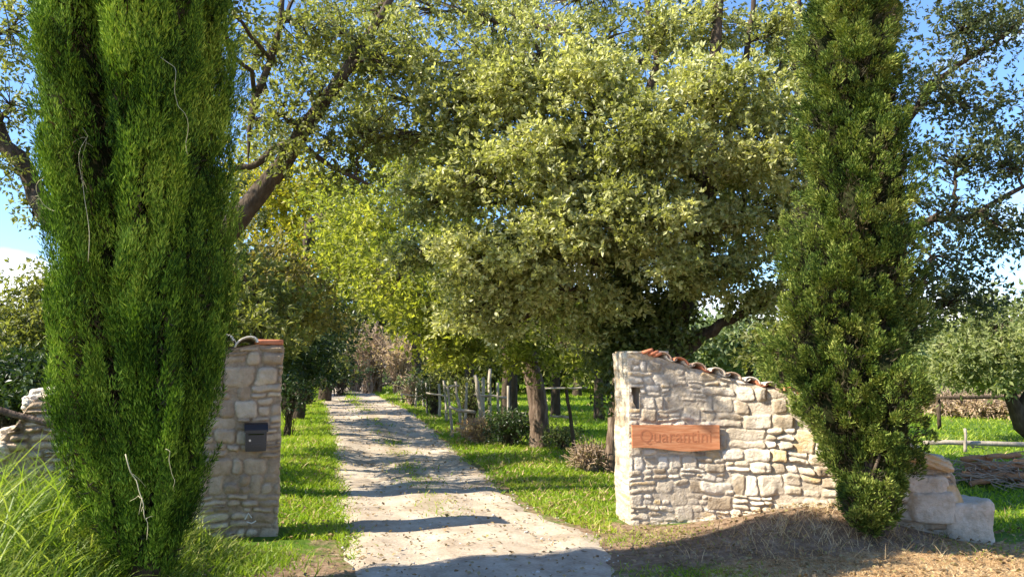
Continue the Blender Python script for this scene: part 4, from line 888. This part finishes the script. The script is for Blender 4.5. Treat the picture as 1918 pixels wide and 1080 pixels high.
while u < 1.85:
    sl = (rtop(u+.05)-rtop(u-.05))/.1
    tile(RW, u, rtop(u)+.012, sl, rootR, True, r=.080, yaw=g.normal(0, .015), mat='tile%d' % seq[k % 13], L=.50, off=.05+g.normal(0, .012))
    tile(RW, u+.09, rtop(u+.09)+.045, sl, rootR, False, r=.062, yaw=g.normal(0, .01), mat='tile%d' % seq[(k+5) % 13], L=.50, off=.035)
    u += .18; k += 1
# broken fragments bedded at the top left of the wall
fr = MB()
for (u, z, s_) in [(.20, 1.745, .05), (.26, 1.725, .05), (.30, 1.71, .04)]:
    q = CV/((np.abs(CV)**5).sum(1)**.2)[:, None]*[s_*1.1, .10, .018]; q = q@np.array([[1, 0, .3], [0, 1, .1], [-.3, 0, 1]])
    fr.add(RW.map(q+[u, -.05, z]), CQ)
bld(fr, 'tile_fragments', M['tile0'], rootR, True)

# left wall
LW = Wall(G(520, 1004)[:2], (-.94, -.34), -1, .42)
lu = [0, .25, .6, 1.0, 1.5, 1.85, 2.0, 2.12, 2.2, 2.45, 2.8, 3.3]; lz = [1.80, 1.80, 1.74, 1.64, 1.48, 1.40, 1.36, 1.26, 1.10, .84, .6, .35]
def ltop(u): return float(np.interp(u, lu, lz))
def lbot(u):
    p = LW.map(np.array([u, 0.05, 0.])); return float(H(p[0], p[1]))
rootL = empty('stone_wall', (*LW.p0, 0), 'shaded beige stone gate wall on the left carrying the black mailbox, stepping down behind the cypress', 'wall')
g = np.random.default_rng(9); mb = MB(); att = []
rc = rects(g, 0, 3.3, ltop, lbot, (.10, .20), (.10, .32), .5, lambda u: .030+.02*ss(1.2, 2, u))
uu, tf = surface(LW, mb, att, 0, 3.3, ltop, mfront(LW), rc, 600, rnd=.045, flip=True)
_, tb = surface(LW, mb, att, 0, 3.3, ltop, mback(LW), rc, 620, res=.0185)
tb = np.interp(uu, _, tb); topcap(LW, mb, att, uu, tf, tb, 630)
rc = rects(g, 0, .42, lambda u: 1.8, lambda u: 0, (.1, .16), (.14, .3), .6, lambda u: .008)
surface(LW, mb, att, 0, .42, lambda u: 1.80, mend(LW), rc, 640, end=True)
finish(mb, att, 'masonry', M['wall_l'], rootL); mb = MB(); att = []
for k in range(30):
    u = .98+k*.078+g.uniform(-.04, .04); block(LW, mb, att, (u, -.05-.28*g.random(), ltop(u)+g.uniform(-.05, .04)), (.09*g.uniform(.6, 1.5), .12*g.uniform(.7, 1.4), .06*g.uniform(.6, 1.5)), g, 5, .15, g.uniform(.55, .85), g.uniform(-.4, .3))
finish(mb, att, 'sunlit_rubble', M['wall_r'], rootL)  # paler than the wall below: sun on its top put into the colour
sb = MB(); q = CV/((np.abs(CV)**14).sum(1)**(1/14))[:, None]
sb.add(LW.map(q*[.135, .22, .026]+[.125, -.20, 1.828]), CQ); bld(sb, 'coping_tile', M['tile0'], rootL, True)
for (u, z, yw, mt_) in [(.345, 1.80, .02, 'sunlit_tile'), (.53, 1.815, -.05, 'sunlit_tile'), (.66, 1.74, 0, 'tile0'), (.84, 1.70, 0, 'tile2'), (1.02, 1.66, 0, 'tile1')]:
    tile(LW, u, z, -.25, rootL, True, .11 if mt_ == 'sunlit_tile' else .085, .5, .06, yaw=yw, mat=mt_, off=.07, thick=.02)
mk = MB()
for pts in ([(.30, .17), (.27, .225), (.24, .18)], [(.33, .12), (.28, .145), (.24, .13), (.20, .15)]):
    mk.tube(LW.map(np.array([(u, .022, z+lbot(.25)) for u, z in pts])), .007, 5)
bld(mk, 'paint_mark', M['whitewash'], rootL)

# mailbox
def boxat(wl, mb, u, o, z, hu, ho, hz, bev=0):
    q = CV/((np.abs(CV)**(24)).sum(1)**(1/24))[:, None]; mb.add(wl.map(q*[hu, ho, hz]+[u, o, z]), CQ)
mu = .225; mz = 1.6-135*7.45/F
rootM = empty('mailbox', tuple(LW.map(np.array([mu, .03, mz-.125]))), 'small black metal mailbox fixed to the left stone pillar', 'mailbox')
b_ = MB(); boxat(LW, b_, mu, .065, mz-.02, .095, .05, .105); bld(b_, 'body', M['black'], rootM)
b_ = MB(); hw = .105
Lv = np.array([(u_, o_, z_) for u_ in (mu-hw, mu+hw) for o_, z_ in ((.01, .085), (.135, .055), (.135, .075), (.075, .125), (.01, .135))]); Lv[:, 2] += mz
b_.add(LW.map(Lv), [[0, 1, 6, 5], [1, 2, 7, 6], [2, 3, 8, 7], [3, 4, 9, 8], [4, 0, 5, 9]], [[0, 4, 3], [0, 3, 2], [0, 2, 1], [5, 8, 9], [5, 7, 8], [5, 6, 7]]); bld(b_, 'lid', M['black'], rootM)
b_ = MB(); boxat(LW, b_, mu, .1165, mz+.035, .07, .003, .006); bld(b_, 'slot', M['core'], rootM)
b_ = MB(); b_.tube(LW.map(np.array([(mu+.055, .112, mz-.02), (mu+.055, .125, mz-.02)])), .010, 10); bld(b_, 'lock', M['steel'], rootM)
b_ = MB(); boxat(LW, b_, mu, .117, mz-.06, .04, .003, .012); bld(b_, 'name_plate', M['black'], rootM)

# sign board
us, ue = .012, .895
def sz_(u, top):
    t = (u-us)/(ue-us); zt_ = 1.005-.0*t; zb_ = .765+.016*math.sin(t*6.3+.8)*1 - .012*t
    return zt_ if top else zb_
V = []; n_ = 30
for o_ in (.035, .058):
    for k in range(n_):
        u = us+(ue-us)*k/(n_-1); V += [(u, o_, sz_(u, 0)), (u, o_, sz_(u, 1))]
Q = []; m = 2*n_
for k in range(n_-1):
    a = 2*k; Q += [[m+a, m+a+2, m+a+3, m+a+1], [a+2, a, a+1, a+3], [a, a+2, m+a+2, m+a], [a+1, m+a+1, m+a+3, a+3]]
Q += [[0, m, m+1, 1], [2*n_-2, 2*n_-1, m+2*n_-1, m+2*n_-2]]
rootS = empty('sign_board', tuple(RW.map(np.array([(us+ue)/2, .035, .76]))), 'reddish orange wooden name board with faint carved lettering on the right wall', 'sign')
b_ = MB(); b_.add(RW.map(np.array(V)), Q); bo = bld(b_, 'board', M['sign'], rootS)
fc = bpy.data.curves.new('lettering', 'FONT'); fc.body = 'Quarantini'; fc.size = .195; fc.extrude = .0006; fc.space_character = 1.02; fc.align_x = 'CENTER'; fc.align_y = 'CENTER'
fo = bpy.data.objects.new('tmp', fc); col.objects.link(fo); bpy.context.view_layer.update()
fm = bpy.data.meshes.new_from_object(fo.evaluated_get(bpy.context.evaluated_depsgraph_get())); bpy.data.objects.remove(fo)
co_ = np.zeros(len(fm.vertices)*3); fm.vertices.foreach_get('co', co_); co_ = co_.reshape(-1, 3)
wd_ = co_[:, 0].max()-co_[:, 0].min(); sc = .72/wd_
Lc = np.stack([(us+ue)/2+co_[:, 0]*sc, .0582+co_[:, 2]*1.0+.0006, .888+co_[:, 1]*.95], 1)
wc = RW.map(Lc)-np.array(rootS.location); fm.vertices.foreach_set('co', wc.astype(np.float32).ravel()); fm.update()
lo = bpy.data.objects.new('lettering', fm); col.objects.link(lo); lo.parent = rootS; fm.materials.clear(); fm.materials.append(M['carve'])

# old pole lying on the left wall remnant
b_ = MB(); a = W(-60, 752, 6.55); c_ = W(118, 800, 6.75); b_.tube(curve(a, c_, rg, 9, .1, .004, nrm(c_-a)), np.linspace(.04, .022, 9), 8, bump=.12, seed=4)
tag(b_.build('wooden_pole', M['barkred'], None, True), 'brown wooden pole lying aslant across the far left sunlit stones', 'pole')

# dead vines / dry stems on left cypress
for k, (pts, Y, r, lab) in enumerate([
    ([(105, 395), (60, 380), (75, 330), (125, 285), (165, 240), (150, 330), (165, 360)], 5.05, .004, 'pale dead vine curling on the upper left of the left cypress'),
    ([(165, 490), (168, 400), (150, 330), (160, 260), (155, 240)], 5.0, .004, 'straight pale dead vine hanging down the sunlit side of the left cypress'),
    ([(95, 40), (100, 90), (85, 150), (45, 200)], 5.2, .003, 'thin pale vine near the top left edge of the left cypress'),
    ([(285, 90), (315, 115), (330, 160), (345, 200), (355, 250), (352, 290)], 5.0, .004, 'thin grey dead twig on the dark face of the left cypress'),
    ([(235, 850), (255, 900), (265, 960), (275, 1010)], 5.0, .007, 'stout pale dry reed stem at the foot of the left cypress'),
    ([(310, 840), (325, 870), (327, 920)], 5.0, .003, 'short pale stalk on the lower dark face of the left cypress')]):
    P = np.array([W(a, b2, Y-.02*math.sin(q_)) for q_, (a, b2) in enumerate(pts)]); n = 5*len(P); t = np.linspace(0, len(P)-1, n)
    Ps = np.stack([np.interp(t, range(len(P)), P[:, m_]) for m_ in range(3)], 1)
    for _ in range(2): Ps[1:-1] = (Ps[:-2]+Ps[1:-1]*2+Ps[2:])/4
    Ps[1:-1] += rg.normal(0, .03, (n-2, 3))
    for _ in range(4): Ps[1:-1] = (Ps[:-2]+Ps[1:-1]*2+Ps[2:])/4
    r *= .6
    b_ = MB(); b_.tube(Ps, np.linspace(r, r*.5, n), 5)
    if k in (0, 4):
        for q_ in range(5):
            a = Ps[rg.integers(3, n-2)]; b_.tube(curve(a, a+rg.normal(0, .06, 3)+[0, 0, -.05], rg, 5, .3, .05), np.linspace(r*.7, r*.3, 5), 4)
    tag(b_.build('dead_vine' if k != 4 else 'dry_reed', M['dry'], None, True), lab, 'dry stem')
b_ = MB(); P = [W(1492, 225, 8.2), W(1515, 212, 8.15), W(1535, 192, 8.1)]; b_.tube(P, [.006, .005, .003], 5); b_.tube([P[1], P[1]+np.array([.0, 0, .09])], [.004, .002], 4)
tag(b_.build('dead_twig', M['dry'], None, True), 'bare pale twig poking out at the right end of the pale oak foliage', 'twig')

# ------------------------------------------------------------------ fence stakes and rails by the track
def stake(pts, Y, r, lab, grp='fence stakes right of the track', mat='post', nm='fence_stake'):
    P = np.array([W(a, b2, Y) for a, b2 in pts]); P[-1, 2] = min(P[-1, 2], float(H(P[-1, 0], Y))-.05) if grp else P[-1, 2]
    n = 6; t = np.linspace(0, len(P)-1, n); Ps = np.stack([np.interp(t, range(len(P)), P[:, m_]) for m_ in range(3)], 1)
    Ps[1:-1] += rg.normal(0, r*.25, (n-2, 3)); b_ = MB(); b_.tube(Ps, np.linspace(r*.8, r, n), 7, bump=.12, seed=int(abs(P[0, 0]*100)))
    return tag(b_.build(nm, M[mat], None, True), lab, 'stake' if nm == 'fence_stake' else 'rail', grp)
stake([(838, 722), (848, 790)], 18, .035, 'slim pale stake of the leaning pair nearest the track')
stake([(853, 714), (868, 790)], 18, .04, 'taller pale stake of the leaning pair nearest the track')
stake([(889, 702), (897, 735), (908, 785)], 17.5, .055, 'thickest pale leaning stake above the dry grassy bush')
stake([(905, 706), (906, 780)], 19, .045, 'upright stake right behind the thickest leaning stake')
stake([(918, 690), (917, 750)], 22, .06, 'pale short post seen between the tree stems')
stake([(952, 722), (953, 780)], 17, .035, 'grey stake beside the grey forked trunk')
stake([(1061, 728), (1068, 780), (1080, 830)], 14, .035, 'thin dark stake leaning in the meadow left of the gate pillar', mat='bark')
stake([(752, 735), (754, 752)], 33, .05, 'pale little post at the far scrubby bush')
stake([(765, 715), (768, 757)], 31, .05, 'grey post inside the far scrubby bush')
stake([(790, 712), (793, 757)], 29, .05, 'grey post between the far scrubby bush and dark scrub')
stake([(805, 715), (812, 765)], 27, .05, 'slanted grey post in the dark scrub')
stake([(822, 718), (824, 765)], 25, .045, 'upright grey post at the right end of the dark scrub')
for pts, Y, r, lab in [([(830, 721), (860, 723)], 18, .03, 'short top rail joining the leaning pair of stakes'), ([(842, 761), (862, 768), (890, 772)], 17.6, .04, 'fallen pale rail lying from the stake pair into the dry bush'),
                   ([(1020, 727), (1100, 726)], 22, .03, 'pale rail across the meadow behind the thin dark stake'), ([(1030, 778), (1066, 781)], 14.2, .025, 'low pale rail ending at the thin dark stake'), ([(955, 772), (1000, 775)], 16.8, .03, 'low rail behind the rough-barked tree')]:
    stake(pts, Y, r, lab, None, nm='fence_rail')
for k_, (pts, Y, r, lab) in enumerate([([(782, 716), (778, 758)], 28, .04, 'thin stake leaning left in the run before the dark scrub'), ([(798, 716), (801, 762)], 26, .04, 'thin grey stake just right of the far scrubby bush'), ([(831, 712), (838, 770)], 23, .04, 'thin stake left of the leaning pale pair'), ([(874, 716), (868, 786)], 19, .035, 'thin stake crossing the pale pair from the right'), ([(932, 716), (934, 782)], 18, .035, 'thin grey stake left of the grey forked trunk')]):
    stake(pts, Y, r, lab)
for pts, Y, r, lab in [([(752, 738), (800, 741)], 29, .03, 'grey rail along the far scrubby bush'), ([(798, 735), (842, 742)], 24, .03, 'grey rail between dark scrub and the stake pair'), ([(888, 738), (950, 745)], 18, .03, 'pale rail from the thickest stake to the grey forked trunk')]:
    stake(pts, Y, r, lab, None, nm='fence_rail')
# right meadow fence: low pole rail, post, far dark rail
stake([(1730, 829), (1800, 828), (1918, 833), (2010, 836)], 14.6, .05, 'low log rail with pale patches crossing the right meadow', None, 'post', 'fence_rail')
stake([(1807, 802), (1808, 846)], 14.5, .03, 'thin pale post at the low log rail in the right meadow', None)
stake([(1750, 744), (1830, 743), (1918, 746), (2000, 747)], 20.5, .05, 'long dark pole rail at the far side of the right meadow', None, 'bark', 'fence_rail')
b_ = MB(); b_.tube([W(1985, 740, 20.6), (*W(1985, 740, 20.6)[:2], -.1)], .06, 7); b_.tube([W(1757, 738, 20.6), (*W(1757, 738, 20.6)[:2], -.1)], .06, 7)
o = b_.build('rail_posts', M['bark'], None, True); tag(o, 'pair of dark posts carrying the far pole rail', 'posts')
# two parts -> split into two posts
bpy.data.objects.remove(o)
for px, lab in ((1985, 'dark post at the right end of the far pole rail'), (1757, 'dark post of the far pole rail beside the right cypress')):
    b_ = MB(); t_ = W(px, 738, 20.6); b_.tube([t_, (t_+np.array([t_[0], t_[1], -.1]))/2, (t_[0], t_[1], -.1)], .05, 7, bump=.1); tag(b_.build('fence_stake', M['bark'], None, True), lab, 'post')

# ------------------------------------------------------------------ log and brush pile
g = np.random.default_rng(88); c0 = G(1862, 905); K = 0
desc = ['topmost orange sunlit log of the pile', 'upper reddish log at the left of the pile', 'log with bright end on the right of the pile', 'middle log under the sunlit one', 'thick lower left log of the pile', 'lower middle brown log of the pile', 'lower right brown log of the pile', 'small log fallen in front of the pile', 'pale branch log at the left foot of the pile', 'back log of the pile']
for k, (dx, dy, dz, L, r, yaw, tl) in enumerate([(.15, 0, .37, .5, .035, .1, .02), (-.2, .05, .33, .4, .04, -.2, .05), (.42, -.05, .30, .4, .04, .35, -.08), (.1, -.08, .25, .6, .05, .05, .0), (-.25, -.1, .13, .5, .06, .15, .03), (.1, -.15, .12, .55, .06, -.1, 0), (.45, -.12, .12, .5, .06, .1, 0), (.2, -.4, .05, .35, .03, .5, 0), (-.35, -.3, .07, .35, .035, .3, .1), (.1, .2, .2, .7, .07, 0, 0)]):
    d = np.array([math.cos(yaw), math.sin(yaw), tl]); c_ = np.array([c0[0]+dx, c0[1]+dy, float(H(c0[0], c0[1]))+dz])
    b_ = MB(); t = np.linspace(-1, 1, 6)[:, None]; P = c_+d*t*L/2+g.normal(0, .006, (6, 3)); b_.tube(P, r*(1+.08*g.normal(0, 1, 6)), 9, bump=.08, seed=k)
    tag(b_.build('log', M['log'], None, True), desc[k], 'log', 'logs heaped behind the right wall end')
b_ = MB()
for k in range(260):
    a = np.array([c0[0]+g.normal(.05, .38), c0[1]+g.normal(0, .25), abs(g.normal(.0, .16))+.02]); e_ = a+g.normal(0, .22, 3)*[1, 1, .25]; e_[2] = max(.02, e_[2])
    b_.tube(curve(a, e_, g, 4, .1, .06), np.linspace(.012, .004, 4), 4, cap=False)
tag(b_.build('brush_pile', M['twig'], None, False), 'heap of brown cut twigs under and around the logs', kind='stuff')

# ------------------------------------------------------------------ world, sun, camera
EL_, AZ = R(39), (-.966, -.259)
ts = Vector((AZ[0]*math.cos(EL_), AZ[1]*math.cos(EL_), math.sin(EL_)))
sl = bpy.data.lights.new('sun', 'SUN'); sl.energy = 5.0; sl.angle = R(.53); sl.color = (1, .92, .77)
so = bpy.data.objects.new('sun', sl); col.objects.link(so); so.rotation_euler = ts.to_track_quat('Z', 'Y').to_euler(); so.location = (-20, -8, 20)
w = bpy.data.worlds.new('World'); bpy.context.scene.world = w; w.use_nodes = True; nt = w.node_tree; nt.nodes.clear(); L = nt.links.new
out = nt.nodes.new('ShaderNodeOutputWorld'); bg = nt.nodes.new('ShaderNodeBackground'); bg.inputs[1].default_value = .11
sky = nt.nodes.new('ShaderNodeTexSky'); sky.sky_type = 'NISHITA'; sky.sun_disc = False; sky.sun_elevation = EL_; sky.sun_rotation = R(255); sky.dust_density = .1; sky.air_density = 1.0; sky.ozone_density = 2.0
tc = nt.nodes.new('ShaderNodeTexCoord'); mp = nt.nodes.new('ShaderNodeMapping'); mp.inputs['Scale'].default_value = (1, 1, 3.2); L(tc.outputs['Generated'], mp.inputs[0])
no = nt.nodes.new('ShaderNodeTexNoise'); no.inputs['Scale'].default_value = 3.2; no.inputs['Detail'].default_value = 8; no.inputs['Roughness'].default_value = .55; L(mp.outputs[0], no.inputs['Vector'])
sp = nt.nodes.new('ShaderNodeSeparateXYZ'); L(tc.outputs['Generated'], sp.inputs[0])
mr = nt.nodes.new('ShaderNodeMapRange'); mr.inputs[1].default_value = .02; mr.inputs[2].default_value = .22; mr.inputs[3].default_value = .20; mr.inputs[4].default_value = -.16; L(sp.outputs[2], mr.inputs[0])
ad = nt.nodes.new('ShaderNodeMath'); ad.operation = 'ADD'; L(no.outputs['Fac'], ad.inputs[0]); tn = nt.nodes.new('ShaderNodeMix'); tn.data_type = 'RGBA'; tn.blend_type = 'MULTIPLY'; tn.inputs[0].default_value = 1; L(sky.outputs[0], tn.inputs[6]); tn.inputs[7].default_value = (.74, .91, 1.14, 1); L(mr.outputs[0], ad.inputs[1])
cr = nt.nodes.new('ShaderNodeMapRange'); cr.inputs[1].default_value = .52; cr.inputs[2].default_value = .68; L(ad.outputs[0], cr.inputs[0])
mx = nt.nodes.new('ShaderNodeMix'); mx.data_type = 'RGBA'; L(cr.outputs[0], mx.inputs[0]); L(tn.outputs[2], mx.inputs[6]); mx.inputs[7].default_value = (7.5, 7.6, 8, 1)
L(mx.outputs[2], bg.inputs[0]); L(bg.outputs[0], out.inputs[0])
cam = bpy.data.cameras.new('camera'); cam.sensor_width = 36; cam.lens = F/1918*36; cam.clip_end = 2000; cam.clip_start = .05
cmo = bpy.data.objects.new('camera', cam); col.objects.link(cmo); cmo.location = (0, 0, CAM_Z); cmo.rotation_euler = (math.pi/2+PITCH, 0, 0)
sc = bpy.context.scene; sc.camera = cmo; sc.render.resolution_x = 1918; sc.render.resolution_y = 1080
sc.view_settings.view_transform = 'Standard'; sc.view_settings.look = 'None'; sc.view_settings.exposure = 1.35; sc.view_settings.gamma = 1
sc.render.engine = 'CYCLES'; sc.cycles.max_bounces = 8; sc.cycles.diffuse_bounces = 4; sc.cycles.transmission_bounces = 4
sc.cycles.use_denoising = True
